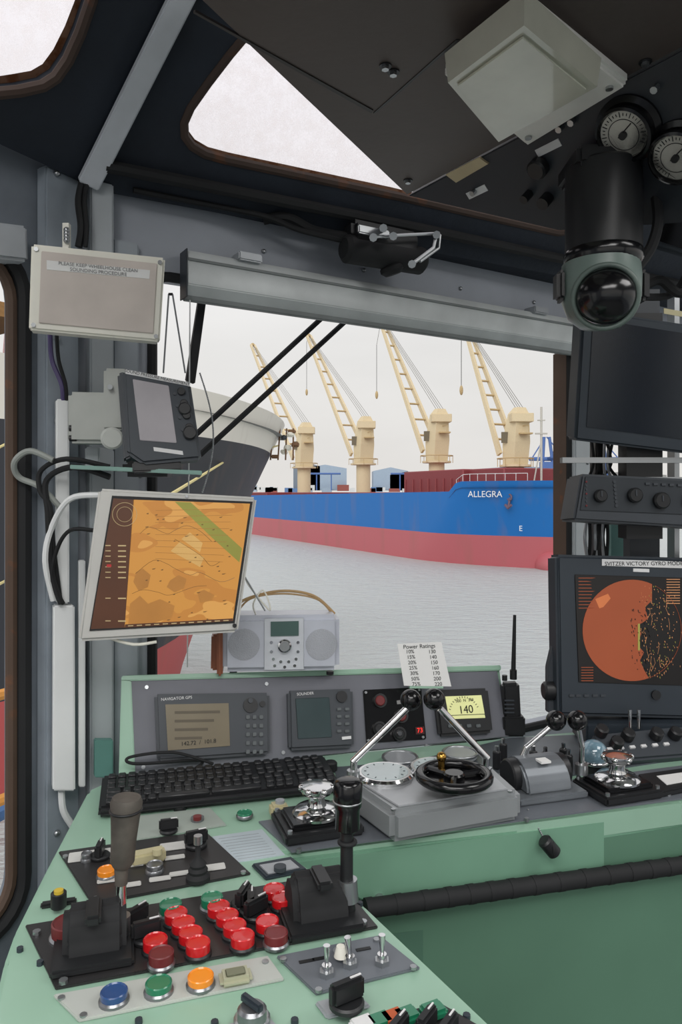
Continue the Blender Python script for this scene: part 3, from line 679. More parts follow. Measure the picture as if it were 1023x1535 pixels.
for px,py in ((318,1343),(256,1353)): button(w1,px,py,GBTN)
for px,py in ((105,1380),(460,1322)): button(w1,px,py,REDD,0.022,0.02)
button(w1,152,1368,REDD)
def rotary(o,px,py,s=1.0,rot=0,h0=0.004):
    p=TOP.hit(px,py,h0+0.02*s); p=p-UP*0.02*s; o.cyl(p,p+UP*0.007*s,0.017*s,BLACK,bev=0.002)
    R=TOP.R@Matrix.Rotation(math.radians(rot),3,'Z'); o.box(p+UP*0.016*s,(0.036*s,0.012*s,0.02*s),BLACK,R,0.003*s); o.box(p+UP*0.0265*s+R@V((0.01*s,0,0)),(0.012*s,0.002*s,0.001),TXTW,R)
for px,py,r in ((365,1336,60),(384,1352,30),(219,1386,10),(204,1366,40),(378,1345,80)): rotary(w1,px,py,1.0,r)
for px,py in ((55,1395),(95,1468),(545,1380),(492,1318)): TOP.disc(w1,px,py,0.005,0.004,0.008,STEEL,seg=8)
w1.done()
def stickbase(o,x0,x1,yb,h=0.062,dep=0.07):
    pL=TOP.hit(x0,yb); pR=TOP.hit(x1,yb); w=(pR-pL).length
    prof=[pL+cV*0+UP*0.004,pL+UP*h*0.45+cV*0.004,pL+cV*dep*0.2+UP*h*0.85,pL+cV*dep*0.45+UP*h,pL+cV*dep*0.75+UP*h*0.9,pL+cV*dep+UP*h*0.5,pL+cV*dep*1.05+UP*0.004]
    o.prism(prof,cU*w,RUB,0.008,3)
    o.box(pL.lerp(pR,0.5)+cV*dep*0.5+UP*0.008,(w+0.02,dep+0.02,0.010),BLACK,TOP.R,0.003)
    o.box(pL.lerp(pR,0.5)+cV*dep*0.4+UP*h*0.95,(w*0.25,dep*0.7,0.012),BLACK,TOP.R,0.003)
js=Obj('joystick_lever'); stickbase(js,92,186,1457,0.058)
p=TOP.hit(184,1400); d=p.y-0.02
GRIP=M('worn_rubber_grip',(84,79,73),0.7,var=0.4,scale=30)
js.tube([W(186,1396,d),W(182,1370,d),W(182,1290,d)],0.006,CHROME,seg=12); js.cyl(W(183,1408,d),W(183,1372,d),0.010,STEEL)
js.lathe(W(183,1298,d),W(190,1198,d)-W(183,1298,d),[(0.011,0),(0.0145,0.006),(0.015,0.03),(0.0175,0.062),(0.0195,0.078),(0.017,0.084),(0.009,0.086)],GRIP,seg=24)
js.torus(W(189,1214,d),UP,0.0188,0.0015,BLACK,seg=24)
js.cyl(W(182,1298,d),W(182,1325,d),0.0085,GRIP,r1=0.0075)
js.done()
js=Obj('joystick_lever'); stickbase(js,443,537,1404)
p=TOP.hit(522,1378); d=p.y
js.tube([W(524,1370,d),W(520,1320,d),W(520,1235,d)],0.0085,BLACK,seg=12); js.cyl(W(524,1350,d),W(522,1318,d),0.012,STEEL)
js.lathe(W(521,1246,d),W(522,1168,d)-W(521,1246,d),[(0.010,0),(0.016,0.004),(0.016,0.03),(0.0185,0.034),(0.019,0.062),(0.016,0.066),(0.010,0.068)],BLK2,seg=24)
js.torus(W(521,1200,d),UP,0.018,0.0015,STEEL,seg=24); js.torus(W(521,1262,d),UP,0.010,0.003,RUB,seg=20)
js.done()
w2=Obj('switch_panel')
TOP.quad(w2,[(88,1276),(308,1245),(376,1308),(138,1354)],0,0.004,BPAN,0.001)
LW_=M('label_white',(205,205,201),0.4)
for px,py,w,h in ((142,1280,0.075,0.03),(270,1266,0.06,0.025),(195,1325,0.03,0.012),(240,1316,0.03,0.012),(200,1295,0.03,0.012),(312,1300,0.05,0.018),(270,1308,0.03,0.012),(262,1284,0.03,0.012),(165,1318,0.035,0.012)):
    TOP.blk(w2,px,py,w,h,0.004,0.006,LW_,0.001)
button(w2,160,1302,ORB,0.013,0.012); button(w2,232,1294,RING,0.012,0.012); button(w2,130,1278,RING,0.008,0.012)
rotary(w2,150,1268,0.9,80); rotary(w2,294,1250,1.0,10)
TOP.blk(w2,222,1275,0.05,0.022,0.004,0.02,BEIGE,0.003,8); TOP.disc(w2,236,1272,0.007,0.02,0.028,BEIGE)
p=TOP.hit(297,1318,0.004)
w2.lathe(p,UP,[(0.017,0),(0.017,0.005),(0.013,0.01),(0.014,0.014),(0.011,0.018),(0.012,0.022),(0.008,0.027),(0.004,0.032),(0.0035,0.05)],RUB,seg=20); w2.cyl(p+UP*0.05,p+UP*0.062,0.006,STEEL)
for px,py in ((98,1282),(303,1250),(365,1306),(143,1345)): TOP.disc(w2,px,py,0.004,0.004,0.007,STEEL,seg=8)
w2.done()
w3=Obj('horn_switch_panel')
TOP.quad(w3,[(178,1226),(315,1210),(340,1236),(205,1258)],0,0.003,M('pale_panel',(158,168,160),0.4),0.001)
rotary(w3,253,1232,0.85,0,0.003); TOP.disc(w3,296,1225,0.011,0.003,0.008,RING); TOP.disc(w3,296,1223,0.007,0.008,0.014,REDD)
TOP.disc(w3,270,1207,0.011,0.0,0.008,BLACK)
w3.done()
w4=Obj('indicator_lamp'); button(w4,367,1217,GBTN,0.013,0.008); TOP.blk(w4,418,1204,0.03,0.026,0.001,0.022,BEIGE,0.004); TOP.disc(w4,420,1199,0.008,0.022,0.027,GREYL); w4.done()
w5=Obj('instruction_label'); TOP.quad(w5,[(318,1254),(393,1243),(427,1281),(352,1293)],0.0,0.0012,M('label_sheet',(178,190,196),0.4))
for i in range(9):
    TOP.quad(w5,[(328+i*3.6,1257+i*3.8),(388+i*3.2,1249+i*3.8),(388.3+i*3.2,1249.4+i*3.8),(328.3+i*3.6,1257.4+i*3.8)],0.0012,0.0014,M('ink_light_grey',(140,146,150)))
w5.done()
w6=Obj('dimmer_plate'); TOP.quad(w6,[(377,1294),(437,1283),(462,1302),(398,1315)],0,0.006,DSLATE,0.002); TOP.quad(w6,[(388,1296),(436,1288),(450,1300),(402,1310)],0.006,0.008,GREYL,0.001); TOP.disc(w6,420,1298,0.009,0.008,0.014,SLATE); w6.done()
w7=Obj('lamp_test_knob'); TOP.blk(w7,88,1350,0.045,0.012,0,0.006,BLACK,0.002); TOP.disc(w7,88,1336,0.010,0.006,0.028,BLACK,bev=0.002); TOP.disc(w7,88,1334,0.006,0.028,0.032,M('yellow_dot',(210,180,60))); w7.done()
w8=Obj('pushbutton_strip')
TOP.quad(w8,[(80,1490),(402,1432),(426,1466),(118,1528)],0,0.004,M('pale_plate',(186,190,184),0.4,var=0.08),0.001)
for px,py,m in ((171,1484,BLB),(238,1471,GBTN),(301,1461,ORB)): button(w8,px,py,m,0.0145,0.012)
TOP.blk(w8,353,1457,0.036,0.026,0.004,0.014,M('olive_button',(176,176,150),0.4),0.004); TOP.blk(w8,353,1455,0.022,0.014,0.014,0.016,M('olive_dark',(120,122,100),0.4),0.001)
for px,py in ((92,1494),(398,1440),(125,1520)): TOP.disc(w8,px,py,0.004,0.004,0.006,STEEL,seg=8)
w8.text('M / E   EM.STOP',TOP.hit(238,1452,0.0045),cU,cV,0.008,TXTB)
w8.done()
def toggle(o,px,py,h0=0.004,lean=0.0):
    p=TOP.hit(px,py,h0); o.cyl(p,p+UP*0.006,0.009,STEEL,seg=6); o.cyl(p+UP*0.006,p+UP*0.012,0.0055,CHROME)
    o.cyl(p+UP*0.010,p+UP*0.034+cU*lean,0.0022,CHROME,r1=0.004)
w9=Obj('toggle_switch_panel')
TOP.quad(w9,[(415,1432),(570,1401),(630,1449),(474,1488)],0,0.004,GREYP,0.001)
toggle(w9,490,1462); toggle(w9,525,1448,lean=-0.003); toggle(w9,573,1445)
TOP.disc(w9,511,1424,0.009,0.004,0.01,STEEL); TOP.disc(w9,511,1418,0.008,0.01,0.022,CREAM,r1=0.005)
for px,py in ((425,1436),(565,1407),(620,1448),(478,1482)): TOP.disc(w9,px,py,0.004,0.004,0.007,STEEL,seg=8)
for px,py in ((460,1440),(480,1436),(545,1422)): TOP.blk(w9,px,py,0.018,0.005,0.004,0.005,BLACK)
w9.done()
w10=Obj('window_wiper_switch'); TOP.quad(w10,[(472,1500),(535,1485),(557,1506),(490,1524)],0,0.005,GREYL,0.002); rotary(w10,520,1478,1.1,15,0.012); TOP.disc(w10,516,1499,0.014,0.005,0.012,BLACK); w10.done()
w11=Obj('navigation_light_panel'); TOP.quad(w11,[(520,1537),(660,1502),(760,1560),(600,1620)],0,0.004,BPAN,0.001)
for px,py,m in ((570,1525,GBTN),(590,1520,M('orange_dull',(190,90,50))),(610,1516,GBTN),(650,1508,GBTN),(545,1530,TXTW)): TOP.blk(w11,px,py,0.026,0.022,0.004,0.014,m,0.003,10)
for px,py in ((597,1534),(640,1524),(672,1534)): rotary(w11,px,py,0.9,40)
w11.done()
w12=Obj('key_switch'); TOP.quad(w12,[(338,1535),(400,1520),(425,1545),(360,1562)],0,0.004,GREYL,0.001); TOP.disc(w12,378,1522,0.019,0.004,0.012,STEEL,bev=0.002); TOP.disc(w12,378,1508,0.015,0.012,0.028,RING,bev=0.003); TOP.blk(w12,378,1497,0.008,0.03,0.028,0.036,DSLATE,0.002,30); w12.done()
# ================================================================ RIGHT SIDE RACK
rr=Obj('radar_display'); f=yawfr(930,950,1.62,4,6)
f.quad(rr,[(834,831),(1110,838),(1110,1080),(838,1073)],-0.06,0,DSLATE,0.008,3)
RB=M('radar_black',(26,23,22),0.3)
f.quad(rr,[(862,861),(1090,868),(1090,1030),(868,1023)],0,0.002,RB,0.001)
RO=M('radar_orange',(158,78,46),0.4,emit=0.2,var=0.04)
pts=[]
for k in range(0,41):
    a=math.radians(66+(290-66)*k/40); pts.append(f.hit(948+74*math.cos(a),945-76*math.sin(a),0.003))
pts+=[f.hit(x,y,0.003) for x,y in [(966,1004),(960,990),(966,978),(956,966),(962,950),(957,938),(972,928),(968,910),(978,900)]]
rr.prism(pts,-f.n*0.001,RO)
arc=[f.hit(948+74*math.cos(math.radians(a)),945-76*math.sin(math.radians(a)),0.003) for a in range(-70,67,6)]
rr.tube(arc,0.0004,RO,seg=4)
f.quad(rr,[(893,898),(912,890),(916,897),(905,910),(899,912)],0.003,0.0034,M('radar_shoal',(196,112,66),0.4,emit=0.3))
rdot=M('radar_echo',(200,140,95),emit=0.35); rg=M('radar_trail',(150,145,70),emit=0.3)
for k in range(230):
    x=random.gauss(985,20); y=random.uniform(878,1015); w=random.uniform(0.4,1.0)
    if 960<x<1040 and 872<y<1018: f.quad(rr,[(x,y),(x+w,y),(x+w,y+random.uniform(0.8,3)),(x,y+0.8)],0.002,0.003,rdot if random.random()<0.8 else rg)
for k in range(16):
    x=random.uniform(964,1010); y=random.uniform(885,1000); rr.tube([f.hit(x,y,0.0022),f.hit(x+random.uniform(-4,4),y+8,0.0022),f.hit(x+random.uniform(-6,6),y+18,0.0022)],0.0003,rdot,seg=4)
for k in range(60):
    x=random.uniform(945,975); y=random.uniform(900,1005); f.quad(rr,[(x,y),(x+1.2,y),(x+1.2,y+random.uniform(1,5)),(x,y+1)],0.003,0.0036,RB)
f.quad(rr,[(957,935),(960,935),(960,975),(957,975)],0.002,0.0036,rg)
for k in range(10):
    f.quad(rr,[(868,866+k*5),(868+random.uniform(12,26),866+k*5),(888,867+k*5),(868,867+k*5)],0.002,0.003,RO)
    f.quad(rr,[(1000,868+k*4),(1020,868+k*4),(1020,869+k*4),(1000,869+k*4)],0.002,0.003,rdot)
    if k<6: f.quad(rr,[(872,1000+k*4),(890,1000+k*4),(890,1001+k*4),(872,1001+k*4)],0.002,0.003,RO)
f.quad(rr,[(903,838),(1030,842),(1030,852),(903,848)],0,0.0015,TXTW)
rr.text('SVITZER VICTORY GYRO MODE',f.hit(966,845,0.002),f.u,f.v,0.0125,TXTB); f.quad(rr,[(950,852),(974,853),(974,858),(950,857)],0,0.001,TXTW)
for px in (858,868,880,893,905,985): f.blk(rr,px,1043,0.012,0.006,0,0.003,SLATE,0.001)
f.disc(rr,985,1042,0.010,0,0.006,BLACK)
rr.cyl(f.hit(838,1035,-0.03)-f.u*0.035,f.hit(838,1035,-0.03),0.02,BLACK,bev=0.004)
rr.prism([f.hit(822,1068,-0.03),f.hit(838,1072,-0.03),f.hit(838,960,-0.03),f.hit(830,965,-0.03),f.hit(822,1000,-0.03)],-f.n*0.02,SLATE,0.002)
q=f.hit(970,1075,-0.03); zb0=ZT+0.004; rr.box(V((q.x,q.y,(q.z+zb0)/2)),(0.30,0.10,max(0.01,q.z-zb0)),DSLATE,None,0.004)
rr.done()
mn=Obj('wall_monitor'); f=yawfr(950,570,1.55,6,-8,-3)
f.quad(mn,[(874,462),(1120,500),(1110,690),(862,660)],-0.05,0,DSLATE,0.006,3)
f.quad(mn,[(890,478),(1105,512),(1098,668),(880,640)],0,0.0015,M('dead_screen',(14,22,32),0.15,spec=0.6))
f.quad(mn,[(996,462),(1030,468),(1030,476),(996,470)],0,0.002,BEIGE)
mn.box(W(960,640,1.66),(0.08,0.05,0.5),BLACK); mn.done()
rk=Obj('radio_control_rack'); f=yawfr(940,750,1.58,5,4)
f.quad(rk,[(872,710),(1120,722),(1120,796),(860,780)],-0.08,0,SLATE,0.005)
f.quad(rk,[(878,714),(1110,725),(1110,775),(870,765)],0,0.002,M('rack_face',(44,50,56),0.4),0.001)
for px,py,r in ((903,743,0.014),(955,742,0.016),(995,750,0.018),(1040,750,0.016)): f.disc(rk,px,py,r,0,0.014,BLACK,bev=0.003); f.blk(rk,px,py-3,0.003,0.012,0.014,0.0155,SLATE)
for i in range(7): 
    f.disc(rk,880,722+i*6,0.0022,0,0.004,REDD if i%3==0 else SLATE,seg=8); f.disc(rk,922+i*0.5,722+i*6,0.0035,0,0.004,SLATE,seg=8)
for i in range(5): f.blk(rk,972+i*12,725+i*0.6,0.010,0.005,0.002,0.005,SLATE)
rk.box(W(965,722,1.64),(0.30,0.03,0.02),STEEL); rk.box(W(960,690,1.64),(0.35,0.02,0.012),STEEL)
rk.done()
rp=Obj('equipment_rack_post')
rp.box(W(895,760,1.80),(0.02,0.04,1.02),BLACK); rp.box(W(962,760,1.75),(0.07,0.04,1.02),SLATE)
rp.box(W(1010,760,1.80),(0.012,0.04,1.02),STEEL); rp.box(W(925,805,1.95),(0.04,0.03,0.2),M('teal_box',(90,130,126),0.5))
for k in range(16):
    x=880+random.uniform(0,75); z=random.uniform(-8,8)
    rp.tube([W(x,660,1.70),W(x+z,690+random.uniform(0,8),1.68),W(x-z,715,1.70)],0.0035,RUB if k%3 else GREYL,smooth=4)
for k in range(7):
    x=880+random.uniform(0,30); rp.tube([W(x,775,1.72),W(x+random.uniform(-6,8),805,1.70),W(x,836,1.72)],0.004,RUB if k%3 else GREYL,smooth=4)
rp.done()
rm=Obj('trim_3')
rm.prism([fw(aR+0.002,0.87,0.001),fw(aR2-0.002,0.87,0.001),fw(aR2-0.002,2.13,0.001),fw(aR+0.002,2.13,0.001)],FW.n*0.025,PILLAR,0.004)
for i in range(8): rm.ball(fw((aR+aR2)/2,1.0+0.14*i,0.027),0.006,STEEL,seg=8)
rm.done()
# ================================================================ OVERHEAD CONSOLE
ZO=2.15
def OV(px,py,z=ZO): return G(px,py,z)
oc=Obj('overhead_console')
cor=[(610,294),(1150,5),(1200,-400),(-130,-403)]
oc.prism([OV(*p) for p in cor],UP*0.40,BROWN,0.004)
oc.prism([OV(560,170,ZO-0.001),OV(566,168,ZO-0.001),OV(690,60,ZO-0.001),OV(684,60,ZO-0.001)],UP*0.003,BLACK)
oc.prism([OV(290,20,ZO-0.0015),OV(293,18,ZO-0.0015),OV(560,166,ZO-0.0015),OV(557,170,ZO-0.0015)],UP*0.003,M('seam_brown',(40,36,35),0.5))
for px,py in ((590,107),(968,92),(612,270),(578,98),(870,62)): 
    p=OV(px,py); oc.cyl(p-UP*0.006,p+UP*0.001,0.005,STEEL,seg=6); oc.cyl(p-UP*0.002,p+UP*0.001,0.008,BLACK)
P1=OV(610,294); P2=OV(1150,5); e=(P2-P1).normalized(); wv=V((-e.y,e.x,0)); wv=wv if wv.y>0 else -wv
gv=(wv-UP).normalized()
GF=Fr(P1,e,-gv)
if GF.n.dot(CAM-P1)<0: GF=Fr(P1,-e,-gv)
oc.prism([GF.hit(612,294),GF.hit(838,346),GF.hit(1100,330),GF.hit(1150,6)],-GF.n*0.03,M('gauge_panel_black',(46,50,56),0.5,var=0.15),0.002)
for px,py in ((695,248),(715,288),(822,222)): GF.blk(oc,px,py,0.045,0.012,0,0.001,TXTW,0,0)
GF.quad(oc,[(668,262),(718,236),(732,246),(684,274)],0,0.004,M('beige_tape',(200,184,148),0.6))
for px,py in ((822,190),(842,190),(860,180),(805,248),(823,295),(792,290),(712,286),(905,130),(985,130)):
    p=GF.hit(px,py,0); oc.cyl(p,p+GF.n*0.010,0.005,STEEL,seg=8)
p=GF.hit(811,248,0); oc.cyl(p,p+GF.n*0.018,0.016,BLACK,bev=0.003); p=GF.hit(822,296); oc.cyl(p,p+GF.n*0.02,0.010,BLACK)
p=GF.hit(794,290); oc.cyl(p,p+GF.n*0.02,0.007,BLACK)
ovo=oc.done()
for (px,py,rr_) in ((944,192,0.036),(1022,226,0.034)):
    gg=Obj('pressure_gauge'); p=GF.hit(px,py); n=GF.n
    gg.lathe(p,n,[(rr_*1.3,0),(rr_*1.3,0.004),(rr_*1.1,0.008),(rr_*1.1,0.022),(rr_,0.024),(rr_*0.92,0.018)],BLK2,seg=36)
    gg.cyl(p+n*0.012,p+n*0.018,rr_*0.95,M('gauge_face',(196,194,184),0.4,emit=0.03),seg=36)
    for k in range(28):
        a=math.radians(-45+270*k/27); q=p+n*0.0186+(GF.u*math.cos(a)+GF.v*math.sin(a))*rr_*0.78; gg.box(q,(rr_*(0.2 if k%3==0 else 0.1),0.0010,0.0006),TXTB,GF.R@Matrix.Rotation(a,3,'Z'))
    gg.torus(p+n*0.0186,n,rr_*0.6,0.0005,TXTB,seg=30)
    gg.tube([p+n*0.021-GF.u*rr_*0.2,p+n*0.021+GF.u*rr_*0.5+GF.v*rr_*0.3],0.0008,TXTB); gg.cyl(p+n*0.018,p+n*0.023,rr_*0.15,BLACK)
    gg.done()
lf=Obj('bulkhead_lamp')
lb=[OV(664,92),OV(800,-14),OV(944,106),OV(790,202)]
lf.prism([p-UP*0.0005 for p in lb],-UP*0.020,M('lamp_housing',(240,239,232),0.45),0.006,3)
zz=ZO-0.055
db=[G(672,124,zz),G(786,38,zz),G(896,130,zz),G(748,213,zz)]
cD=sum(db,V((0,0,0)))/4
up=[V((cD.x+(p.x-cD.x)*1.05,cD.y+(p.y-cD.y)*1.05,ZO-0.0202)) for p in db]
LD=M('lamp_diffuser',(206,206,190),0.15,coat=0.8)
loft2(lf,db,up,LD)
dz=[V((cD.x+(p.x-cD.x)*0.88,cD.y+(p.y-cD.y)*0.88,ZO-0.0555)) for p in db]
lf.prism(dz,-UP*0.003,LD,0.002)
for a,b in ((0.10,0.10),(0.90,0.10),(0.10,0.90),(0.90,0.90)):
    q=lb[0].lerp(lb[1],a).lerp(lb[3].lerp(lb[2],a),b); lf.cyl(q-UP*0.024,q-UP*0.018,0.005,STEEL,seg=10)
lf.done()
pz=Obj('dome_camera'); dC=1.08; X=lambda px:(px-CX)/F*dC
def zc(py): return CZ-(py-HY)/F*dC
cx=X(905)
pz.cyl((cx,dC,zc(390)),(cx,dC,zc(250)),0.054,BLACK,seg=36,bev=0.004)
pz.lathe((cx,dC,zc(400)),UP,[(0.052,0),(0.056,0.006),(0.056,0.018),(0.054,0.022)],BLK2,seg=36)
GG=M('camera_grey_green',(112,128,122),0.35,var=0.08)
pz.lathe((cx-0.004,dC,zc(494)),UP,[(0.008,0),(0.030,0.004),(0.046,0.018),(0.056,0.045),(0.057,0.075),(0.055,0.095)],GG,seg=36)
pz.ball(W(909,445,1.04),0.042,BLK2,sc=(1,1,0.92),seg=36)
pz.torus(W(908,445,1.032),W(909,445,1.04)-CAM,0.043,0.004,M('camera_ring',(92,106,100),0.4),seg=36)
for sx in (-0.063,0.056): pz.box((cx+sx,dC,zc(430)),(0.016,0.03,0.045),BLACK,None,0.006)
pz.tube([(cx+0.05,dC,zc(400)),(cx+0.07,dC,zc(370)),(cx+0.08,dC,zc(330)),(cx+0.075,dC,zc(280))],0.008,RUB,smooth=6)
pz.box((cx,dC+0.01,zc(248)),(0.10,0.10,0.03),BLACK,None,0.006)
pz.done()
od=Obj('overhead_instrument'); f=yawfr(1010,330,1.15,-30,-20,30)
f.quad(od,[(970,370),(1010,285),(1090,310),(1070,400)],-0.05,0,DSLATE,0.006); f.quad(od,[(985,360),(1015,300),(1080,320),(1060,385)],0,0.002,BLK2)
od.box(f.hit(1030,320,-0.06)+UP*0.06,(0.03,0.03,0.2),BLACK)
od.tube([W(965,430,1.2),W(990,420,1.2),W(1023,440,1.2),W(1060,400,1.2)],0.008,RUB,smooth=5); od.tube([W(1040,390,1.2),W(1010,440,1.22),W(960,445,1.2)],0.006,RUB,smooth=5)
od.done()
def fillbox(name,loc,sx,sy,en,col=(1,0.98,0.96)):  # fill helper: area light under an invented white housing box
    o=Obj(name); o.box((loc[0],loc[1],loc[2]+0.03),(sx+0.06,sy+0.06,0.05),WHITE,None,0.01); ob=o.done()
    ld_=bpy.data.lights.new(name+'_area','AREA'); ld_.shape='RECTANGLE'; ld_.size=sx; ld_.size_y=sy; ld_.energy=en; ld_.color=col
    lo=bpy.data.objects.new(name+'_area',ld_); bpy.context.scene.collection.objects.link(lo); lo.parent=ob; lo.matrix_parent_inverse=Matrix.Translation(-ob.location); lo.location=(loc[0],loc[1],loc[2]-0.005)
fillbox('cabin_fill_light',(0.1,-0.75,2.72),1.6,0.9,38)  # unseen fill lights added to brighten the cabin interior
fillbox('cabin_fill_light',(1.5,0.6,2.72),0.9,0.9,15)
fillbox('cabin_fill_light',(-0.75,0.2,2.72),0.5,0.9,14)
# ================================================================ OUTSIDE
ZW=-8.4
wa=bpy.data.materials.new('harbour_water'); wa.use_nodes=True; N=wa.node_tree.nodes; Lk=wa.node_tree.links; b=N['Principled BSDF']
b.inputs['Base Color'].default_value=L3((186,192,190))+(1,); b.inputs['Roughness'].default_value=0.3; b.inputs['IOR'].default_value=1.33
tc_=N.new('ShaderNodeTexCoord'); n1=N.new('ShaderNodeTexNoise'); n1.inputs['Scale'].default_value=0.9; n1.inputs['Detail'].default_value=6; n1.inputs['Roughness'].default_value=0.6
mp=N.new('ShaderNodeMapping'); mp.inputs['Scale'].default_value=(0.6,1.2,1); Lk.new(tc_.outputs['Object'],mp.inputs[0]); Lk.new(mp.outputs[0],n1.inputs['Vector'])
bp=N.new('ShaderNodeBump'); bp.inputs['Strength'].default_value=1.0; bp.inputs['Distance'].default_value=0.6; Lk.new(n1.outputs['Fac'],bp.inputs['Height']); Lk.new(bp.outputs['Normal'],b.inputs['Normal'])
wt=Obj('harbour_water'); wt.grid([[V((-500,-100,ZW)),V((500,-100,ZW))],[V((-500,420,ZW)),V((500,420,ZW))]],wa); wt.done()
def ship(o,S,bdir,nn,length,hb0,rake,ent0,ent1,ztop,zbot,mat,deckmat,expo=2.0,stern=()):
    st=[0,0.02,0.05,0.1,0.16,0.24,0.34,0.42,0.5,0.58,0.66,0.74,0.82,0.9,1.0]
    zs=[i/10 for i in range(11)]
    def P(s,off,z): return V((S.x+bdir.x*s+nn.x*off,S.y+bdir.y*s+nn.y*off,z))
    def hbp(t): return hb0*(1-(1-min(1,t))**expo)
    near=[];far=[]
    for t in st+list(stern)+[None]:
        rn=[];rf=[]
        for zz in zs:
            s0=-rake*zz**1.2; Ln=ent0+(ent1-ent0)*zz
            s=s0+Ln*t if t is not None else length
            h=hbp(t) if t is not None else hb0
            zt=ztop(s); z=zbot+(zt-zbot)*zz
            rn.append(P(s,h,z)); rf.append(P(s,-h,z))
        near.append(rn); far.append(rf)
    o.grid(near,mat); o.grid([r[::-1] for r in far],mat)
    o.grid([[r[-1]-UP*0.9 for r in near],[r[-1]-UP*0.9 for r in far]],deckmat); o.grid([near[-1],far[-1]],mat)
    return P
S=V((28.3,98,0)); bd=V((-0.4315,0.9021,0)).normalized(); nn=V((-0.9021,-0.4315,0)).normalized()
HB=9.0
def ztA(s):
    t=min(1,max(0,(13.5-s)/4.5)); return 0.75+(3.3-0.75)*t*t*(3-2*t)
bc=Obj('bulk_carrier_ship')
hullA=Mheight('hull_blue_red',[(-12,(150,66,70)),(-8.9,(186,98,104)),(-4.2,(14,106,180))],0.5,0.3,0.35)
DK=M('deck_red_brown',(120,62,58),0.8)
PA=ship(bc,S,bd,nn,150,HB,3.6,24,15,ztA,-9.2,hullA,DK,2.2)
CLf=Fr(S,-bd,UP)
CRM=M('crane_cream',(218,200,164),0.6,var=0.06); CRD=M('crane_dark_cream',(190,165,120),0.6)  # deeper cream for crane rails, platforms, boom crossbars and hooks
bc.ball(PA(1.0,0,ZW+0.5),1.6,hullA,sc=(1.2,2.2,1.2))
def deckbox(px0,px1,py0,py1,w,m,h=0):
    a=CLf.hit(px0,py1); b_=CLf.hit(px1,py1); zt=CLf.hit((px0+px1)/2,py0).z; zb=-0.2
    bc.prism([V((a.x,a.y,zb))+nn*w,V((b_.x,b_.y,zb))+nn*w,V((b_.x,b_.y,zb))-nn*w,V((a.x,a.y,zb))-nn*w],UP*(zt-zb),m,0.15,1)
HC=M('hatch_maroon',(132,56,60),0.6)
deckbox(652,745,706,740,6,HC); deckbox(740,800,703,722,5,HC)
for x0,x1 in ((392,440),(480,520),(572,622)): deckbox(x0,x1,738,745,7,HC)
for px in range(655,745,12):
    a=CLf.hit(px,740); bc.box(V((a.x,a.y,2.2))+nn*6.1,(0.2,0.2,3.4),M('hatch_rib',(146,68,70),0.6))
def hs(s): 
    zz=0.8; s0=-3.6*zz**1.2; Ln=24+(15-24)*zz; t=min(1,max(0,(s-s0)/Ln)); return HB*(1-(1-t)**2.2)
sN=5.2
tg=(PA(sN-1,hs(sN-1),0)-PA(sN+1,hs(sN+1),0)).normalized()
bc.text('ALLEGRA',PA(sN,hs(sN)+0.6,1.5),tg,UP,1.2,TXTW)
bc.text('E',PA(1.2,hs(1.2)+0.6,-3.0),tg,UP,1.0,TXTW)
for i in range(9):
    s=1+i*1.2; bc.tube([PA(s,hs(s)*0.95,ztA(s)-0.2),PA(s,hs(s)*0.95,ztA(s)+1.0)],0.04,TXTW,seg=5)
bc.tube([PA(1+i*1.2,hs(1+i*1.2)*0.95,ztA(1+i*1.2)+1.0) for i in range(9)],0.04,TXTW,seg=5)
q=PA(2.6,hs(2.6)+0.1,0.4); AR=M('anchor_rust',(110,90,105),0.7)
bc.tube([q+UP*0.7,q-UP*0.6+nn*0.3],0.16,AR,seg=6); bc.tube([q-UP*0.6+nn*0.3-bd*0.6+UP*0.3,q-UP*0.7+nn*0.35,q-UP*0.6+nn*0.3+bd*0.6+UP*0.3],0.2,AR,seg=6); bc.torus(q+nn*0.1+UP*0.7,nn,0.4,0.12,AR,seg=14)
q=CLf.hit(812,722); MG=M('mast_grey',(190,186,176))
bc.tube([q,V((q.x,q.y,CLf.hit(812,610).z))],0.15,MG,seg=6); bc.tube([q-V((1,0,0)),V((q.x,q.y,CLf.hit(812,660).z))],0.1,MG,seg=6)
bc.box(V((q.x,q.y,CLf.hit(812,650).z)),(1.6,0.4,0.2),MG); bc.box(V((q.x,q.y,CLf.hit(812,630).z)),(1.0,0.3,0.15),MG)
WG=M('wire_grey',(120,118,112),0.6)
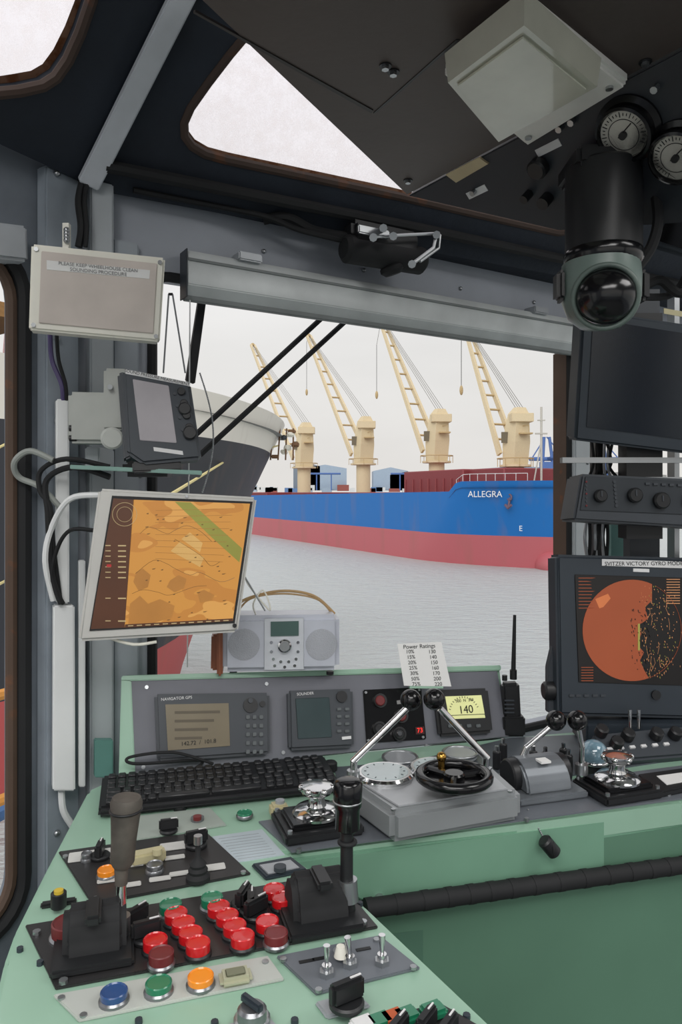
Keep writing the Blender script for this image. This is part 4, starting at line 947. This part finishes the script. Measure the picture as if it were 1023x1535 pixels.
def crane(px,pb,ptop,tip,hook):
    w=(ptop[2])
    base=CLf.hit(px,pb); zt=CLf.hit(px,ptop[1]).z; zpl=CLf.hit(px,ptop[0]).z; d=base.y; pw=w/F*d*0.86
    x,y=base.x,base.y
    bc.cyl((x,y,-0.2),(x,y,zpl),pw*0.36,CRM,seg=16)
    bc.cyl((x,y,zpl),(x,y,zpl+0.3),pw*0.66,CRM,seg=16)
    bc.torus((x,y,zpl+1.2),UP,pw*0.74,0.07,CRD,seg=18)
    for k in range(8): 
        a=k*math.pi/4; bc.tube([V((x+math.cos(a)*pw*0.74,y+math.sin(a)*pw*0.74,zpl)),V((x+math.cos(a)*pw*0.74,y+math.sin(a)*pw*0.74,zpl+1.2))],0.06,CRD,seg=4)
    def ring(z,wf,sh,dp): return [V((x,y,z))+(-bd)*(sx*pw*wf+sh*pw)+nn*sy*pw*dp for sx,sy in ((-1,-1),(1,-1),(1,1),(-1,1))]
    H=zt-zpl
    r0=ring(zpl+0.3,0.36,0,0.36); r1=ring(zpl+H*0.42,0.42,0.06,0.38); r2=ring(zpl+H*0.72,0.34,0.14,0.34); r3=ring(zpl+H*0.9,0.30,0.2,0.3); r4=ring(zt,0.14,0.28,0.2)
    for a_,b_ in ((r0,r1),(r1,r2),(r2,r3),(r3,r4)): loft2(bc,a_,b_,CRM)
    bc.box(V((x,y,zpl+H*0.82))-bd*pw*0.35,(pw*0.9,pw*0.7,pw*0.35),CRM,None,0.05)
    bc.box(V((x,y,zpl+H*0.5))+nn*pw*0.42+bd*pw*0.1,(pw*0.35,0.3,pw*0.45),M('crane_window',(110,100,80),0.4))
    bc.box(V((x,y,zpl+H*0.55))-bd*pw*0.65,(pw*0.5,pw*0.4,0.2),CRD)
    bc.tube([V((x,y,zpl+H*0.55))-bd*pw*0.85,V((x,y,zpl+H*0.55+1.1))-bd*pw*0.85,V((x,y,zpl+H*0.55+1.1))-bd*pw*0.4],0.06,CRD,seg=4)
    piv=V((x,y,zpl+H*0.22))+bd*pw*0.45; T=CLf.hit(*tip)
    g1=[piv+nn*pw*0.46,T+nn*pw*0.12]; g2=[piv-nn*pw*0.46,T-nn*pw*0.12]
    for g_ in (g1,g2):
        dv=(g_[1]-g_[0]).normalized(); sd=dv.cross(nn).normalized()*pw*0.13; sn=nn*pw*0.06
        loft2(bc,[g_[0]+sd+sn,g_[0]+sd-sn,g_[0]-sd-sn,g_[0]-sd+sn],[g_[1]+sd*0.5+sn,g_[1]+sd*0.5-sn,g_[1]-sd*0.5-sn,g_[1]-sd*0.5+sn],CRM)
    for k in range(1,9):
        t=k/9; bc.tube([g1[0].lerp(g1[1],t),g2[0].lerp(g2[1],t)],pw*0.05,CRD,seg=5)
    hd=V((x,y,zt))-bd*pw*0.25
    for k in (-1,-0.3,0.3,1): bc.tube([hd+nn*pw*0.2*k,T+nn*pw*0.1*k],0.04,WG,seg=4)
    bc.ball(T,pw*0.13,CRD,seg=8)
    if hook:
        H_=CLf.hit(*hook); Tt=V((H_.x,H_.y,W(hook[0],hook[1]-75,H_.y).z))
        bc.tube([Tt,H_],0.06,RUB,seg=4); bc.ball(H_,0.5,CRD,sc=(0.6,0.6,1.6),seg=8); bc.tube([T,Tt],0.05,WG,seg=4)
crane(456,742,(702,634,32),(379,517),None)
crane(545,742,(697,625,34),(463,503),(460,588))
crane(655,720,(694,614,38),(572,478),(565,592))
crane(773,728,(700,612,42),(700,490),(692,585))
bc.done()
sd=Obj('black_hulled_ship')
S2_=V((-9.0,40,0)); fwd=V((0.6,0.8,0)); nn2=V((0.8,-0.6,0))
hullB=Mheight('hull_black_white',[(-12,(186,84,84)),(-5.2,(50,52,58)),(4.0,(226,222,212))],0.6,0.22,0.9)
def ztB(s): return 5.9+0.02*max(0,s)
PB=ship(sd,S2_,-fwd,nn2,48,8.0,9.0,16,17,ztB,-9.2,hullB,M('deck_grey_b',(110,112,110)),1.9)
def hsB(s,zz): s0=-9*zz**1.2; Ln=16+zz; t=min(1,max(0,(s-s0)/Ln)); return 8*(1-(1-t)**1.9)
YR=M('mooring_yellow',(214,200,140),0.7)
PK=M('peach_paint',(222,176,120),0.6,var=0.1,scale=0.5)
sd.prism([PB(14,6.5,5),PB(46,6.5,5),PB(46,-6,5),PB(14,-6,5)],UP*4.2,PK)
sd.prism([PB(12,7.0,7.6),PB(46,7.0,7.6),PB(46,-6.6,7.6),PB(12,-6.6,7.6)],UP*0.5,M('ochre_dark',(150,110,60),0.6))
RG=M('rusty_gear',(120,88,62),0.7,rust=0.3,scale=2)
q=PB(-6.6,hsB(-6.6,0.97)+0.1,4.5)
for k in range(12): sd.box(q+V((random.uniform(-.9,.9),random.uniform(-.5,.5),random.uniform(-.8,1.0))),(0.45,0.3,0.22),(RG,CREAM,SLATE)[k%3],Matrix.Rotation(k,3,'Z')@Matrix.Rotation(k*0.7,3,'X'),0.05)
for k in range(5): sd.tube([q+V((-0.9+0.4*k,0,1.0)),q+V((-1.1+0.45*k,-0.2,-0.9))],0.05,RG,seg=5)
sd.tube([PB(-7.8,0.6,4.6),W(340,690,36),W(250,745,20)],0.05,YR,seg=6)
mq=PB(9,0,6.0); MR=M('mast_pink',(200,165,165),0.6)
for dx in (-0.7,0.7): sd.tube([mq+V((dx,0,0)),mq+V((dx*0.3,0,6))],0.07,MR,seg=5)
for k in range(9): sd.tube([mq+V((-0.68+0.05*k,0,0.65*k)),mq+V((0.68-0.05*k,0,0.65*k+0.6))],0.05,MR,seg=4)
sd.done()
mr=Obj('mooring_rope'); mr.tube([W(-60,700,18),W(30,655,20.5)],0.035,YR,seg=6); mr.tube([W(-60,905,12),W(30,860,22)],0.035,YR,seg=6)
mr.done()
tr=Obj('tug_deck_railing')
OR=M('rail_orange',(206,140,60),0.6)
tr.tube([V((-3.0,1.5,0.55)),V((-1.6,4.2,0.55))],0.03,OR); tr.tube([V((-3.0,1.5,0.0)),V((-1.6,4.2,0.0))],0.03,OR)
for k in range(6): p=V((-3.0,1.5,0)).lerp(V((-1.6,4.2,0)),k/5); tr.tube([p-UP*1.2,p+UP*0.55],0.025,OR)
tr.tube([V((-3.2,1.5,-0.35)),V((-1.9,4.2,-0.2))],0.04,M('rail_blue',(60,100,150)))
tr.done()
qy=Obj('quay_warehouse')
QG=M('quay_concrete',(150,148,144),0.8); QB=M('shed_bluegrey',(160,176,192),0.7); QW=M('shed_white',(214,214,212),0.7)
qy.box((0,330,ZW+2.5),(900,60,6),QG)
for px0,px1,py0,m in ((455,520,702,QB),(560,612,706,QB),(700,860,704,QB),(585,640,712,QW),(440,480,699,M('shed_dark',(120,130,140))),(880,1000,712,QG),(180,300,705,QB)):
    a=W(px0,735,300);b_=W(px1,735,300); qy.prism([a,b_,b_+V((0,15,0)),a+V((0,15,0))],UP*(W(0,py0,300).z-a.z),m)
    am=(a+b_)/2; zt=W(0,py0,300).z; qy.prism([V((a.x,a.y,zt)),V((b_.x,b_.y,zt)),V((am.x,am.y,zt+1.5))],V((0,15,0)),m)
for k in range(60):
    x=random.uniform(-90,120); qy.box((x,298,random.uniform(2.5,4)),(random.uniform(1,5),2,random.uniform(1,3)),[QW,QB,M('container_red',(150,80,70)),M('container_blue',(90,124,170))][k%4])
qy.done()
gc=Obj('gantry_crane'); GBL=M('gantry_blue',(80,110,168),0.6)
for ox in (812,838,892):
    d=290; q=lambda px,py: W(px,py,d)
    gc.tube([q(ox,735),q(ox+4,655)],0.6,GBL,seg=6); gc.tube([q(ox+22,735),q(ox+12,655)],0.6,GBL,seg=6); gc.tube([q(ox-18,688),q(ox+40,688)],0.8,GBL,seg=6)
    gc.tube([q(ox+6,655),q(ox-16,690)],0.25,GBL,seg=5); gc.tube([q(ox+8,655),q(ox+38,690)],0.25,GBL,seg=5); gc.box(q(ox+10,700),(6,3,4),GBL)
for k in range(4): gc.tube([q(845+k*10,705+k*4),q(845+k*10,735)],0.4,GBL,seg=5)
for ox in (475,600):
    gc.tube([q(ox,735),q(ox,710)],0.25,GBL,seg=5); gc.tube([q(ox+22,735),q(ox+22,710)],0.25,GBL,seg=5); gc.tube([q(ox-14,710),q(ox+36,710)],0.4,GBL,seg=5)
gc.done()
rl=Obj('quay_wall'); rl.box((75,60,-3),(60,12,9),M('quay_brown',(120,112,104),0.9,rust=0.3,scale=0.6)); rl.done()
# ================================================================ WORLD / LIGHT / CAMERA
w=bpy.data.worlds.new('overcast_sky'); bpy.context.scene.world=w; w.use_nodes=True; N=w.node_tree.nodes; Lk=w.node_tree.links
bg=N['Background']; tc=N.new('ShaderNodeTexCoord'); sp=N.new('ShaderNodeSeparateXYZ'); Lk.new(tc.outputs['Generated'],sp.inputs[0])
r=N.new('ShaderNodeValToRGB'); r.color_ramp.elements[0].position=0.0; r.color_ramp.elements[0].color=L3((224,221,217))+(1,); r.color_ramp.elements[1].position=0.5; r.color_ramp.elements[1].color=L3((250,249,251))+(1,)
e_=r.color_ramp.elements.new(0.18); e_.color=L3((228,227,225))+(1,)
Lk.new(sp.outputs['Z'],r.inputs[0])
nz=N.new('ShaderNodeTexNoise'); nz.inputs['Scale'].default_value=3; nz.inputs['Detail'].default_value=4; mpp=N.new('ShaderNodeMapping'); mpp.inputs['Scale'].default_value=(1,1,4); Lk.new(tc.outputs['Generated'],mpp.inputs[0]); Lk.new(mpp.outputs[0],nz.inputs['Vector'])
mx=N.new('ShaderNodeMixRGB'); mx.blend_type='MULTIPLY'; mx.inputs[0].default_value=0.16; Lk.new(r.outputs[0],mx.inputs[1]); Lk.new(nz.outputs['Fac'],mx.inputs[2])
Lk.new(mx.outputs[0],bg.inputs['Color']); bg.inputs['Strength'].default_value=1.12
sun=bpy.data.lights.new('hazy_sun','SUN'); sun.energy=1.2; sun.angle=math.radians(40); so=bpy.data.objects.new('hazy_sun',sun); bpy.context.scene.collection.objects.link(so); so.rotation_euler=(math.radians(58),0,math.radians(-20))
sc_=bpy.context.scene
sc_.view_settings.view_transform='Standard'; sc_.view_settings.look='None'
cam=bpy.data.cameras.new('camera'); cob=bpy.data.objects.new('camera',cam); sc_.collection.objects.link(cob)
cob.location=CAM; cob.rotation_euler=(math.radians(90),0,0); cam.sensor_fit='VERTICAL'; cam.sensor_height=36; cam.lens=36*F/1535; cam.shift_y=-(767.5-HY)/1535; cam.clip_start=0.02; cam.clip_end=2000
sc_.camera=cob
